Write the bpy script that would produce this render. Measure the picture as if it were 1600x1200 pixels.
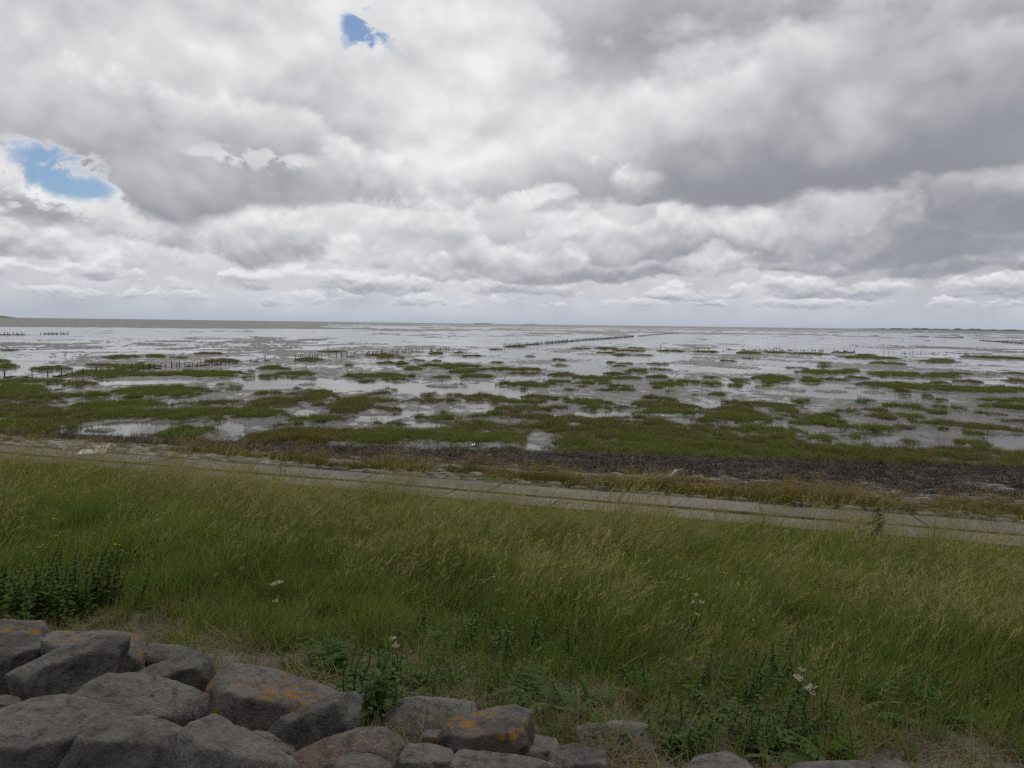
import bpy, bmesh, math, random
import numpy as np
from mathutils import Vector, Matrix

for _o in list(bpy.data.objects):
    bpy.data.objects.remove(_o)
scene = bpy.context.scene
COL = scene.collection
rng = np.random.default_rng(7)
random.seed(7)

# ------------------------------------------------------------------ camera
CAMZ = 6.5
PITCH, ROLL, FPX = math.radians(5.06), math.radians(0.75), 1062.0
_f = np.array([0, math.cos(PITCH), -math.sin(PITCH)])
_r0 = np.array([1.0, 0, 0]); _u0 = np.array([0, math.sin(PITCH), math.cos(PITCH)])
_r = _r0 * math.cos(ROLL) + _u0 * math.sin(ROLL)
_u = _u0 * math.cos(ROLL) - _r0 * math.sin(ROLL)
cam_data = bpy.data.cameras.new('camera')
cam_data.sensor_width = 36.0
cam_data.lens = 36.0 * FPX / 1600.0
cam_data.clip_start = 0.1
cam_data.clip_end = 80000.0
cam = bpy.data.objects.new('camera', cam_data)
COL.objects.link(cam)
_b = -_f
cam.matrix_world = Matrix(((_r[0], _u[0], _b[0], 0), (_r[1], _u[1], _b[1], 0), (_r[2], _u[2], _b[2], CAMZ), (0, 0, 0, 1)))
scene.camera = cam


def pdir(x, y):
    """viewing direction through a point of the 1600 x 1200 photograph"""
    d = _f * FPX + _r * (x - 800.0) + _u * (600.0 - y)
    return d / np.linalg.norm(d)


def at(x, y, z=0.0):
    """the point at height z seen at a point of the photograph"""
    d = pdir(x, y)
    k = (z - CAMZ) / d[2]
    return np.array([d[0] * k, d[1] * k, z])


# ------------------------------------------------------------------ node helper
class NT:
    def __init__(s, nt):
        s.nt = nt

    def node(s, t, **kw):
        n = s.nt.nodes.new(t)
        for k, v in kw.items():
            setattr(n, k, v)
        return n

    def put(s, sock, v):
        if isinstance(v, bpy.types.NodeSocket):
            s.nt.links.new(v, sock)
        elif v is not None:
            if isinstance(v, (tuple, list)) and len(v) == 3 and sock.type == 'RGBA':
                v = (*v, 1)
            sock.default_value = v

    def m(s, op, a, b=None, c=None, clamp=False):
        n = s.node('ShaderNodeMath', operation=op, use_clamp=clamp)
        for i, v in enumerate((a, b, c)):
            s.put(n.inputs[i], v)
        return n.outputs[0]

    def v(s, op, a, b=None, scale=None):
        n = s.node('ShaderNodeVectorMath', operation=op)
        s.put(n.inputs[0], a)
        if b is not None:
            s.put(n.inputs[1], b)
        if scale is not None:
            s.put(n.inputs['Scale'], scale)
        return n.outputs['Value'] if op in ('DOT_PRODUCT', 'LENGTH', 'DISTANCE') else n.outputs['Vector']

    def noise(s, vec, scale, detail=3.0, rough=0.5, dist=0.0, dims='3D', w=None, lac=2.0):
        n = s.node('ShaderNodeTexNoise', noise_dimensions=dims)
        if vec is not None:
            s.put(n.inputs['Vector'], vec)
        s.put(n.inputs['Scale'], scale); s.put(n.inputs['Detail'], detail)
        s.put(n.inputs['Roughness'], rough); s.put(n.inputs['Distortion'], dist)
        s.put(n.inputs['Lacunarity'], lac)
        if w is not None:
            s.put(n.inputs['W'], w)
        return n.outputs['Fac']

    def smooth(s, x, lo, hi, a=0.0, b=1.0):
        n = s.node('ShaderNodeMapRange', interpolation_type='SMOOTHSTEP')
        for i, v in enumerate((x, lo, hi, a, b)):
            s.put(n.inputs[i], v)
        return n.outputs[0]

    def lin(s, x, lo, hi, a=0.0, b=1.0):
        n = s.node('ShaderNodeMapRange')
        for i, v in enumerate((x, lo, hi, a, b)):
            s.put(n.inputs[i], v)
        return n.outputs[0]

    def mix(s, f, a, b, blend='MIX'):
        n = s.node('ShaderNodeMix', data_type='RGBA', blend_type=blend)
        s.put(n.inputs[0], f); s.put(n.inputs[6], a); s.put(n.inputs[7], b)
        return n.outputs[2]

    def xyz(s, vec):
        n = s.node('ShaderNodeSeparateXYZ'); s.put(n.inputs[0], vec)
        return n.outputs

    def comb(s, x, y, z):
        n = s.node('ShaderNodeCombineXYZ')
        for i, v in enumerate((x, y, z)):
            s.put(n.inputs[i], v)
        return n.outputs[0]


# ------------------------------------------------------------------ sky: blue air behind a broken cumulus deck
SUN_EL, SUN_AZ = math.radians(52), math.radians(12)   # azimuth from +Y towards +X
world = bpy.data.worlds.new('World')
scene.world = world
world.use_nodes = True
wn = world.node_tree
wn.nodes.clear()
W = NT(wn)
SKY_STRENGTH = 0.1
LAYERS = 0
dvec = W.v('NORMALIZE', W.node('ShaderNodeTexCoord').outputs['Generated'])
dx, dy, dz = W.xyz(dvec)
zc = W.m('MAXIMUM', dz, 0.0)


def blob(px, py, rx, ry):
    d0 = pdir(px, py)
    q = W.v('SUBTRACT', dvec, tuple(float(a) for a in d0))
    q = W.v('MULTIPLY', q, (FPX / rx, FPX / rx, FPX / ry))
    return W.m('EXPONENT', W.m('MULTIPLY', W.v('DOT_PRODUCT', q, q), -1.0))


def field(lst):
    out = None
    for px, py, rx, ry, amt in lst:
        g = blob(px, py, rx, ry)
        out = W.m('MULTIPLY', g, amt) if out is None else W.m('MULTIPLY_ADD', g, amt, out)
    return out


# where the cloud is thin (blue shows), in directions
HOLES = [(568, 48, 40, 50, .52), (84, 284, 66, 30, .37), (150, 300, 34, 14, .14), (400, 246, 80, 13, .30), (60, 232, 70, 16, .2),
         (822, 310, 26, 12, .2), (990, 335, 30, 20, .12), (868, 298, 26, 10, .2)]
# where the cloud is thick (grey) and thin (white)
DARK = [(180, 110, 330, 110, -.20), (560, 205, 190, 40, -.18), (1500, 130, 280, 190, -.42), (1040, 290, 270, 62, -.20),
        (1080, 70, 260, 110, -.14), (1290, 315, 150, 50, -.20), (1590, 390, 170, 60, -.12), (800, 130, 190, 150, .24), (720, 270, 110, 40, .14),
        (1180, 345, 90, 32, .2), (960, 320, 120, 45, .14), (1330, 220, 55, 85, .32), (40, 275, 60, 40, .12)]
holes = field(HOLES)
dark_adj = field(DARK)
C_DARK, C_LIGHT = (.262, .272, .308), (.87, .868, .878)
flat = W.comb(dx, dy, 0.0)


def pts(scale, asp, seed, up=0.0):
    v = W.v('MULTIPLY', dvec, (scale, scale, scale * asp))
    return W.v('ADD', v, (seed * 1.7, seed * 3.1, seed * 0.7 + up))


def tint(lum, dk=1.0):
    lum = W.m('ADD', lum, W.m('MULTIPLY', dark_adj, dk))
    lum = W.m('MULTIPLY', W.m('ADD', lum, W.m('SQRT', W.m('MULTIPLY_ADD', lum, lum, 0.05))), 0.5)   # soft floor
    return W.mix(W.m('MINIMUM', lum, 1.05), C_DARK, C_LIGHT)


sky = W.node('ShaderNodeTexSky', sky_type='NISHITA')
sky.sun_disc = False
sky.sun_elevation = SUN_EL
sky.sun_rotation = SUN_AZ
sky.altitude = 0.0
sky.air_density = 1.0; sky.dust_density = 0.6; sky.ozone_density = 1.0
col = W.v('MULTIPLY', sky.outputs[0], tuple(q * SKY_STRENGTH for q in (.70, .77, .86)))
# high pale sheet behind everything
rag = W.noise(pts(16.0, 1.3, 6.0), 1.0, 5.0, 0.62, 0.4)
holes = W.m('MULTIPLY', holes, W.smooth(rag, 0.34, 0.60, -0.1, 1.5))
n = W.noise(pts(5.0, 1.3, 2.0), 1.0, 5.0, 0.56, 0.1)
nu = W.noise(pts(5.0, 1.3, 2.0, 0.16), 1.0, 3.0, 0.55, 0.1)
a = W.smooth(W.m('SUBTRACT', n, holes), -0.04, 0.30)
lum = W.m('MULTIPLY_ADD', W.m('SUBTRACT', n, nu), 1.9, W.lin(zc, 0, .3, .60, .74))
col = W.mix(a, col, tint(lum, 0.9))
# rows of cumulus, far to near: (base elevation, height, noise scale, horizontal stretch, seed, threshold, base tone)
ROWS = [(.026, .016, 30, 1.9, 5.0, .47, .50), (.046, .026, 19, 1.7, 9.0, .42, .42), (.072, .046, 12, 1.3, 14.0, .41, .35), (.106, .08, 8.2, 1.2, 23.4, .41, .31),
        (.165, .10, 6.5, 1.15, 31.0, .45, .34), (.215, .15, 4.0, 1.25, 43.0, .40, .28), (.36, .20, 3.0, 1.3, 57.0, .44, .32)]
for (e, H, S, asp, seed, th, tone) in ROWS:
    n = W.noise(pts(S, asp, seed), 1.0, 5.6, 0.58, 0.1)
    dt = 4.2 if e < .2 else 4.0
    nS = W.noise(pts(S, asp, seed), 1.0, dt, 0.52, 0.1)
    nF = W.noise(pts(S, asp, seed, 0.15), 1.0, dt, 0.52, 0.1)
    nL = W.noise(pts(S * .5, asp, seed + 1), 1.0, 1.0, 0.5)
    wob = W.m('SUBTRACT', W.noise(W.v('ADD', flat, (seed, seed * .3, 0)), S * 0.28, 2.0, 0.5), 0.5)
    v = W.m('MULTIPLY', W.m('SUBTRACT', W.m('SUBTRACT', dz, e), W.m('MULTIPLY', wob, H * 2.2)), 1.0 / H)
    # flat base below, gradual thinning above
    prof = W.m('SUBTRACT', W.m('MULTIPLY', W.m('MINIMUM', v, 0.0), 0.8), W.m('MULTIPLY', W.m('MAXIMUM', W.m('SUBTRACT', v, 0.5), 0.0), 0.24))
    dens = W.m('ADD', W.m('ADD', n, prof), W.m('MULTIPLY', W.m('SUBTRACT', nL, 0.5), 0.55))
    dens = W.m('SUBTRACT', dens, W.m('MULTIPLY', holes, 0.8))
    a = W.smooth(dens, th - .03, th + .09)
    low_row = e < .17
    lum = W.m('MULTIPLY_ADD', W.smooth(v, -0.3, 1.1), 0.84 if low_row else 0.74, tone - (0.17 if low_row else 0.12))
    lum = W.m('MULTIPLY_ADD', W.m('SUBTRACT', nS, nF), 2.9 if low_row else 2.4, lum)
    lum = W.m('ADD', lum, W.m('MULTIPLY', W.m('SUBTRACT', 0.5, nL), 0.5))
    lum = W.m('ADD', lum, W.m('MULTIPLY', W.m('SUBTRACT', 1.0, a), 0.26))
    col = W.mix(a, col, tint(lum))
# far cloud fades into pale blue air
hz = W.m('EXPONENT', W.m('MULTIPLY', zc, -1.0 / 0.037))
col = W.mix(hz, col, (.435, .480, .565))
col = W.v('SCALE', col, scale=1.0 / SKY_STRENGTH)
bg = W.node('ShaderNodeBackground')
W.put(bg.inputs[0], col)
bg.inputs[1].default_value = SKY_STRENGTH
wo = W.node('ShaderNodeOutputWorld')
wn.links.new(bg.outputs[0], wo.inputs[0])
world.cycles.sampling_method = 'MANUAL'
world.cycles.sample_map_resolution = 512

sun_data = bpy.data.lights.new('sun', 'SUN')
sun_data.energy = 1.5
sun_data.angle = math.radians(14)
sun_data.color = (1.0, .96, .90)
sun = bpy.data.objects.new('sun', sun_data)
COL.objects.link(sun)
_sd = Vector((math.sin(SUN_AZ) * math.cos(SUN_EL), math.cos(SUN_AZ) * math.cos(SUN_EL), math.sin(SUN_EL)))
sun.rotation_euler = (-_sd).to_track_quat('-Z', 'Y').to_euler()
sun.location = (0, 0, 60)

scene.view_settings.view_transform = 'Standard'
scene.view_settings.look = 'None'
scene.view_settings.gamma = 1.0
scene.view_settings.use_curve_mapping = False
scene.view_settings.exposure = 0.0
scene.cycles.sample_clamp_direct = 3.0
scene.cycles.sample_clamp_indirect = 3.0
scene.cycles.max_bounces = 6
scene.cycles.diffuse_bounces = 2
scene.cycles.glossy_bounces = 3
scene.cycles.transparent_max_bounces = 8
scene.cycles.use_denoising = False
scene.cycles.use_adaptive_sampling = True
scene.cycles.adaptive_threshold = 0.015
scene.cycles.adaptive_min_samples = 12
# ------------------------------------------------------------------ numbers: noise, dike profile
_pg = np.random.default_rng(3).uniform(0, 2 * np.pi, (256, 256))


def perlin(x, y, seed=0):
    x = np.asarray(x, float) + seed * 17.31; y = np.asarray(y, float) + seed * 9.73
    xi = np.floor(x).astype(int); yi = np.floor(y).astype(int)
    fx, fy = x - xi, y - yi
    u = fx * fx * fx * (fx * (fx * 6 - 15) + 10); w = fy * fy * fy * (fy * (fy * 6 - 15) + 10)

    def g(ix, iy, ax, ay):
        a = _pg[ix & 255, iy & 255]
        return np.cos(a) * ax + np.sin(a) * ay
    n0 = g(xi, yi, fx, fy) * (1 - u) + g(xi + 1, yi, fx - 1, fy) * u
    n1 = g(xi, yi + 1, fx, fy - 1) * (1 - u) + g(xi + 1, yi + 1, fx - 1, fy - 1) * u
    return 1.5 * (n0 * (1 - w) + n1 * w)


def fbm(x, y, octaves=4, seed=0, gain=0.5):
    r = 0; a = 1.0; f = 1.0; tot = 0
    for o in range(octaves):
        r = r + a * perlin(np.asarray(x) * f, np.asarray(y) * f, seed + o * 3.3)
        tot += a; a *= gain; f *= 2.03
    return r / tot


def sstep(x, a, b):
    q = np.clip((x - a) / (b - a), 0, 1)
    return q * q * (3 - 2 * q)


KD = 0.272                                    # the dike runs obliquely across the view
KN = math.sqrt(1 + KD * KD)


def to_st(x, y):
    return (x - KD * y) / KN, (y + KD * x) / KN


def to_xy(s, t):
    return (s + KD * t) / KN, (t - KD * s) / KN


DIKE_ROT = -math.atan(KD)                     # rotation of the along-dike axis about Z
_pt = [-14, 0, 2, 3.5, 4.5, 8, 13, 17, 18.9, 20.5, 22.5, 27, 32.5, 38]
_pz = [4.8, 4.75, 4.62, 4.35, 4.12, 3.45, 2.5, 1.72, 1.5, 1.42, 1.2, .62, .02, -.5]
_tt = np.linspace(-14, 38, 800)
_zz = np.interp(_tt, _pt, _pz)
_zz = np.convolve(np.pad(_zz, 12, mode='edge'), np.ones(25) / 25, 'valid')


def shore(s, t):
    """the foot of the dike swings seaward towards the right: distance out, measured as if it ran straight"""
    return t - .168 * np.clip(np.asarray(s, float) + 9, -24, 26) * sstep(np.asarray(t, float), 21.5, 31)


def dike_z(t, s=None):
    return np.interp(t if s is None else shore(s, t), _tt, _zz)


def ground_z(x, y):
    s, t = to_st(np.asarray(x, float), np.asarray(y, float))
    z = dike_z(t, s)
    amp = np.interp(t, [3, 5, 16.5, 17.4, 20.6, 21.5, 33], [.05, .10, .10, .015, .015, .05, .06])
    return z + amp * fbm(x * .8, y * .8, 4, 5)


def on_dike(px, py, lift=0.0):
    """where the ray through a point of the photograph meets the dike (raised by lift)"""
    d = pdir(px, py)
    k = np.linspace(1.0, 60, 6000)
    hit = CAMZ + d[2] * k - (ground_z(d[0] * k, d[1] * k) + lift)
    i = int(np.argmax(hit < 0))
    return np.array([d[0] * k[i], d[1] * k[i], CAMZ + d[2] * k[i]]), float(k[i])


def tag(o, label=None, cat=None, group=None, kind=None):
    for k, v in (('label', label), ('category', cat), ('group', group), ('kind', kind)):
        if v:
            o[k] = v
    return o


def mesh_obj(name, verts, faces, mat=None, parent=None, smooth=False, link=True):
    me = bpy.data.meshes.new(name)
    if isinstance(verts, np.ndarray) and isinstance(faces, np.ndarray):
        n, k = faces.shape
        me.vertices.add(len(verts)); me.vertices.foreach_set('co', verts.astype(np.float32).ravel())
        me.loops.add(n * k); me.loops.foreach_set('vertex_index', faces.astype(np.int32).ravel())
        me.polygons.add(n)
        me.polygons.foreach_set('loop_start', np.arange(0, n * k, k, dtype=np.int32))
        me.polygons.foreach_set('loop_total', np.full(n, k, np.int32))
        me.update(calc_edges=True); me.validate()
    else:
        me.from_pydata([tuple(map(float, v)) for v in verts], [], [tuple(map(int, f)) for f in faces])
        me.update()
    if smooth:
        me.polygons.foreach_set('use_smooth', [True] * len(me.polygons))
    if mat:
        me.materials.append(mat)
    o = bpy.data.objects.new(name, me)
    if link:
        COL.objects.link(o)
    if parent:
        o.parent = parent
    return o


def grid_faces(nr, nc):
    i = np.arange((nr - 1) * (nc - 1)); r, c = i // (nc - 1), i % (nc - 1)
    a = r * nc + c
    return np.stack([a, a + 1, a + nc + 1, a + nc], 1)


def material(name):
    m = bpy.data.materials.new(name)
    m.use_nodes = True
    m.node_tree.nodes.clear()
    return m, NT(m.node_tree)


def finish(N, m, color, rough=0.8, spec=0.3, bump=None, bump_d=0.02, bump_s=0.6, normal=None, ior=1.45, sheen=None):
    p = N.node('ShaderNodeBsdfPrincipled')
    N.put(p.inputs['Base Color'], color); N.put(p.inputs['Roughness'], rough)
    N.put(p.inputs['Specular IOR Level'], spec); N.put(p.inputs['IOR'], ior)
    if bump is not None:
        b = N.node('ShaderNodeBump'); N.put(b.inputs['Height'], bump)
        b.inputs['Distance'].default_value = bump_d; b.inputs['Strength'].default_value = bump_s
        N.put(p.inputs['Normal'], b.outputs[0])
    out = N.node('ShaderNodeOutputMaterial')
    N.nt.links.new(p.outputs[0], out.inputs[0])
    return p


# ------------------------------------------------------------------ marsh vegetation islands (photo box: x0 x1 top base, kind)
def crop(ox, oy, k, rows):
    return [(ox + a * k, ox + b * k, oy + c * k, oy + d * k, kd) for a, b, c, d, kd in rows]


G, B, N_ = 'green', 'brown', 'tan'
ISL = crop(0, 480, .3375, [
    (480, 640, 220, 238, B), (680, 760, 218, 234, G), (910, 1030, 207, 220, B), (-30, 40, 240, 258, G), (-30, 80, 262, 284, G), (150, 310, 272, 292, G),
    (790, 875, 229, 237, B), (950, 1100, 236, 258, B), (520, 740, 265, 288, G), (420, 520, 262, 274, G), (330, 640, 290, 322, G), (470, 800, 300, 338, G),
    (700, 1130, 292, 330, G), (1190, 1300, 270, 288, G), (1280, 1450, 298, 320, G), (1360, 1460, 322, 334, B), (1200, 1290, 312, 325, G),
    (1000, 1130, 338, 383, G), (-40, 290, 332, 356, G), (305, 445, 340, 368, B), (520, 960, 365, 414, G), (-60, 200, 355, 420, G), (-60, 350, 395, 450, B),
    (200, 520, 395, 420, G), (350, 740, 430, 480, G), (-80, 300, 450, 520, B), (100, 540, 470, 550, B), (400, 800, 470, 522, G), (700, 1150, 465, 515, G), (820, 1150, 430, 457, B),
    (1130, 1390, 415, 505, B), (1100, 1360, 480, 518, G), (1180, 1310, 388, 408, G), (1340, 1560, 378, 440, B), (1520, 1700, 425, 490, B), (1350, 1580, 500, 535, G), (1230, 1350, 537, 557, B),
    (-60, 240, 535, 600, G), (-60, 180, 520, 590, G), (710, 840, 508, 532, G), (940, 1030, 508, 530, G), (390, 530, 548, 580, G), (450, 530, 570, 612, G), (590, 650, 583, 612, G),
    (670, 1050, 552, 610, G), (1140, 1600, 560, 640, N_), (1300, 1700, 565, 630, N_), (270, 330, 560, 604, G), (1380, 1460, 345, 362, G), (1370, 1500, 232, 254, B), (1480, 1600, 200, 210, B),
    (0, 90, 192, 200, B)])
ISL += crop(530, 480, .3375, [
    (0, 200, 415, 440, G), (-30, 150, 420, 500, B), (40, 280, 455, 500, B), (30, 320, 305, 330, G), (215, 330, 328, 342, B), (140, 250, 388, 405, B), (175, 250, 250, 265, B), (255, 315, 252, 268, G),
    (305, 395, 280, 293, G), (360, 650, 262, 280, G), (420, 520, 318, 332, G), (510, 630, 290, 307, G), (565, 710, 310, 330, G), (400, 600, 348, 372, G),
    (630, 940, 280, 295, G), (775, 940, 300, 314, B), (750, 1000, 345, 368, G), (970, 1100, 300, 325, B), (1090, 1270, 318, 338, G), (965, 1065, 337, 352, G),
    (1085, 1190, 345, 362, G), (1230, 1340, 300, 314, B), (1290, 1390, 318, 337, G), (1415, 1515, 315, 332, G), (1450, 1580, 345, 367, G), (1240, 1360, 358, 372, B),
    (1235, 1355, 374, 391, G), (1030, 1120, 373, 387, B), (385, 460, 394, 407, B), (485, 570, 400, 413, G), (310, 560, 420, 443, B), (130, 280, 425, 445, G),
    (560, 760, 400, 438, B), (855, 1035, 404, 427, B), (720, 920, 425, 450, G), (740, 950, 450, 490, B), (950, 1050, 455, 480, B), (1055, 1250, 425, 458, G), (1120, 1250, 455, 480, G),
    (1400, 1540, 410, 428, B), (1365, 1600, 430, 475, B), (1280, 1420, 455, 475, B), (1430, 1600, 475, 503, G), (1350, 1430, 482, 503, G), (600, 705, 493, 515, G),
    (410, 550, 495, 525, G), (360, 400, 505, 518, G), (740, 980, 487, 525, B), (490, 840, 520, 580, B), (-60, 400, 555, 640, G), (300, 720, 560, 635, G), (640, 860, 570, 670, G),
    (520, 580, 600, 660, G), (430, 640, 660, 705, G), (220, 275, 530, 550, B), (160, 210, 530, 555, G), (850, 1300, 500, 590, B), (1100, 1600, 505, 600, B), (1000, 1200, 600, 690, G),
    (840, 1150, 530, 640, B), (1150, 1600, 560, 640, B), (1350, 1600, 590, 680, G), (1200, 1600, 625, 710, G), (870, 960, 600, 620, B), (940, 985, 640, 670, B), (840, 920, 672, 698, G),
    (565, 650, 220, 228, B), (120, 270, 215, 228, B), (435, 470, 245, 252, B), (340, 390, 240, 250, B), (420, 480, 205, 220, B), (535, 570, 205, 213, B), (700, 755, 190, 197, B),
    (780, 860, 178, 187, B), (1080, 1155, 187, 195, B), (1190, 1280, 184, 195, B), (1200, 1270, 205, 212, B), (1260, 1340, 214, 224, B), (1280, 1400, 195, 205, B), (1345, 1410, 184, 192, B),
    (1370, 1440, 218, 225, B), (985, 1045, 237, 250, B), (1240, 1280, 250, 258, G), (1290, 1355, 256, 265, G), (1270, 1330, 266, 276, B), (1435, 1520, 258, 267, B), (1440, 1520, 283, 293, B),
    (1330, 1420, 294, 303, G), (860, 900, 223, 230, B), (695, 760, 251, 258, B), (1480, 1590, 197, 207, B), (180, 250, 228, 237, G)])
ISL += crop(1060, 480, .3375, [
    (80, 170, 200, 210, B), (285, 370, 203, 218, B), (410, 495, 203, 213, B), (545, 670, 208, 220, B), (730, 800, 205, 213, B), (775, 975, 225, 238, G), (835, 900, 215, 222, B), (905, 1030, 254, 265, G),
    (1135, 1255, 244, 256, G), (1180, 1255, 237, 244, B), (1365, 1545, 225, 237, G), (1540, 1640, 233, 243, B), (200, 260, 245, 251, B), (295, 335, 233, 239, B), (660, 700, 258, 264, B), (655, 705, 272, 279, B),
    (575, 710, 288, 312, G), (640, 760, 290, 303, G), (765, 825, 285, 302, G), (505, 590, 275, 283, B), (785, 860, 317, 332, B), (580, 660, 330, 348, G), (700, 780, 330, 340, B), (910, 1095, 298, 322, G),
    (1145, 1280, 305, 328, G), (1250, 1340, 300, 312, B), (355, 520, 316, 343, G), (400, 470, 346, 357, G), (135, 195, 320, 332, G), (0, 85, 335, 355, G), (115, 190, 346, 362, G), (270, 315, 345, 352, B),
    (370, 510, 362, 380, G), (510, 585, 370, 391, G), (635, 775, 375, 395, G), (770, 825, 366, 376, B), (860, 950, 380, 400, G), (850, 1000, 345, 370, B), (940, 1020, 365, 385, B), (980, 1240, 355, 385, G),
    (1180, 1250, 342, 357, B), (1230, 1460, 365, 395, G), (1450, 1650, 370, 395, G), (1300, 1390, 335, 350, B), (1520, 1650, 302, 312, B), (1530, 1650, 330, 350, B), (145, 205, 395, 412, G),
    (280, 545, 435, 468, B), (430, 540, 466, 492, G), (-20, 90, 447, 475, B), (-20, 100, 475, 500, G), (100, 420, 462, 530, B), (180, 400, 490, 532, G), (65, 220, 505, 538, B), (425, 500, 505, 525, B), (545, 720, 490, 520, B),
    (530, 770, 510, 570, G), (290, 560, 545, 602, G), (730, 830, 473, 495, B), (810, 950, 465, 490, B), (880, 1000, 495, 522, B), (960, 1120, 445, 470, G), (1105, 1180, 468, 483, B), (1000, 1120, 490, 515, G),
    (1195, 1320, 455, 475, G), (1180, 1240, 420, 433, B), (1415, 1570, 422, 440, G), (1430, 1620, 450, 475, G), (1375, 1480, 485, 500, B), (1080, 1190, 525, 548, G), (790, 1000, 545, 575, G),
    (1220, 1545, 532, 575, B), (1500, 1650, 515, 540, B), (580, 725, 590, 628, G), (765, 870, 580, 610, G), (1275, 1415, 612, 645, G), (-40, 330, 540, 640, B), (200, 580, 590, 700, B), (-40, 300, 620, 700, B)])
ISL += crop(1060, 660, .3375, [
    (80, 590, 90, 205, G), (300, 600, 60, 170, B), (620, 900, 100, 160, G), (640, 1120, 120, 240, N_), (980, 1300, 180, 252, G), (960, 1350, 120, 200, B), (1200, 1700, 120, 210, B), (1150, 1450, 180, 245, G), (1400, 1800, 190, 275, G),
    (130, 350, 195, 240, G), (0, 130, 95, 140, G)])

for _k in range(120):                                     # the marsh goes on to either side of the picture
    sd_ = random.choice((-1, 1)); yy_ = 545 + 150 * random.random() ** .8; ww_ = random.uniform(30, 190); xx_ = 800 + sd_ * (850 + ww_ * 1.3 + random.uniform(0, 1000))
    ISL.append((xx_ - ww_, xx_ + ww_, yy_ + sd_ * 12 - random.uniform(6, 22), yy_ + sd_ * 12, random.choice((G, B, N_))))
MARSH_H = 0.26
isl = []
for x0, x1, yt, yb, kd in ISL:
    xc = (x0 + x1) / 2
    A = at(xc, yb + .3)
    hpx = 0.8 * MARSH_H * FPX / A[1]
    Bk = at(xc, min(yt + hpx, yb - 0.9))
    a = np.linalg.norm(at(x1, yb)[:2] - at(x0, yb)[:2]) / 2
    b = max(np.linalg.norm(Bk[:2] - A[:2]) / 2, 0.5)
    c = (A + Bk)[:2] / 2
    rd = c / np.linalg.norm(c)
    isl.append((c, a * 1.12, b * 1.22, rd, kd))
POOLS = [(815, 872, 676, 704), (560, 705, 698, 708), (470, 600, 700, 712), (620, 720, 658, 668), (880, 910, 662, 670), (420, 470, 668, 674), (80, 290, 660, 690), (1540, 1640, 676, 702),
         (1320, 1420, 676, 690), (1180, 1240, 660, 675), (970, 1010, 655, 662), (690, 850, 695, 704), (440, 500, 640, 652), (900, 990, 640, 656), (1000, 1100, 648, 656), (330, 380, 660, 680),
         (100, 160, 622, 632), (150, 330, 588, 600), (330, 520, 590, 608), (600, 800, 600, 618), (1180, 1420, 600, 622), (1240, 1320, 668, 678), (550, 620, 640, 660), (1425, 1660, 738, 753)]
pools = []
for x0, x1, yt, yb in POOLS:
    xc = (x0 + x1) / 2
    A, Bk = at(xc, yb), at(xc, yt)
    c = (A + Bk)[:2] / 2
    pools.append((c, np.linalg.norm(at(x1, yb)[:2] - at(x0, yb)[:2]) / 2, max(np.linalg.norm((Bk - A)[:2]) / 2, .5), c / np.linalg.norm(c)))


def ell(c, a, b, rd, x, y):
    ux, uy = x - c[0], y - c[1]
    return 1 - (((ux * rd[1] - uy * rd[0]) / a) ** 2 + ((ux * rd[0] + uy * rd[1]) / b) ** 2)


# ------------------------------------------------------------------ tidal flat: one sheet of mud from the dike foot to the horizon
def flat_relief(x, y):
    r = np.hypot(x, y); s, t = to_st(x, y)
    fine = fbm(x * .75, y * .50, 5, 11, .66)
    mid = fbm(x * .085, y * .06, 4, 21)
    wide = fbm(x * .012, y * .006, 3, 31)
    k = np.interp(r, [30, 150, 350], [1, .9, .25])
    band = fbm(r * .004 + .6 * wide, np.arctan2(x, y) * 2.0, 4, 35)            # long low banks parallel to the shore
    n = .40 * k * fine + .42 * mid + np.interp(r, [50, 250], [.12, .55]) * wide + np.interp(r, [150, 500], [0, .5]) * band
    lim = np.interp(r, [20, 34, 45, 60, 90, 140, 220, 330, 600, 1200, 3000], [-.28, -.26, -.16, -.06, -.02, .03, .09, .14, .10, -.04, -.20])
    z = .085 * (n - lim) * np.interp(r, [150, 400], [1, .6])
    V = np.full(x.shape, -1.0)
    for c, a, b, rd, kd in isl:
        R = max(a, b) * 1.25
        q = np.nonzero((np.abs(x - c[0]) < R) & (np.abs(y - c[1]) < R))[0]
        if len(q):
            V[q] = np.maximum(V[q], ell(c, a, b, rd, x[q], y[q]))
    z = z + .10 * sstep(V, -.15, .35)
    for c, a, b, rd in pools:
        R = max(a, b) * 1.8
        q = np.nonzero((np.abs(x - c[0]) < R) & (np.abs(y - c[1]) < R))[0]
        if len(q):
            z[q] -= .085 * sstep(ell(c, a, b, rd, x[q], y[q]) + .5 * fbm(x[q] * .5, y[q] * .4, 3, 8), -.25, .5) * (1 - .75 * sstep(V[q], 0, .4))
    # the long sand spit far out on the left
    az = np.degrees(np.arctan2(x, y))
    z = z + .8 * sstep(r, 480, 1500) * sstep(-az + 3.0 * fbm(r * .002, az * .3, 3, 4), 14, 22)
    return z


_dep = np.arctan((np.concatenate([np.linspace(.35, 6, 60), np.linspace(6.4, 330, 420)])) / FPX)
_rad = np.concatenate([[14500, 9000], CAMZ / np.tan(_dep)])
_rad = _rad[(_rad > 14) & (_rad < 14501)]
_rad = np.sort(_rad)[::-1]
_azs = np.radians(np.linspace(-64, 64, 1200))
RR, AA = np.meshgrid(_rad, _azs, indexing='ij')
mx, my = (RR * np.sin(AA)).ravel(), (RR * np.cos(AA)).ravel()
mz = flat_relief(mx, my)
_s, _t = to_st(mx, my)
mz = np.where(_t < 31, np.minimum(mz, dike_z(_t, _s) - .35), mz)
mz[RR.ravel() > 12000] = .03

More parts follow.
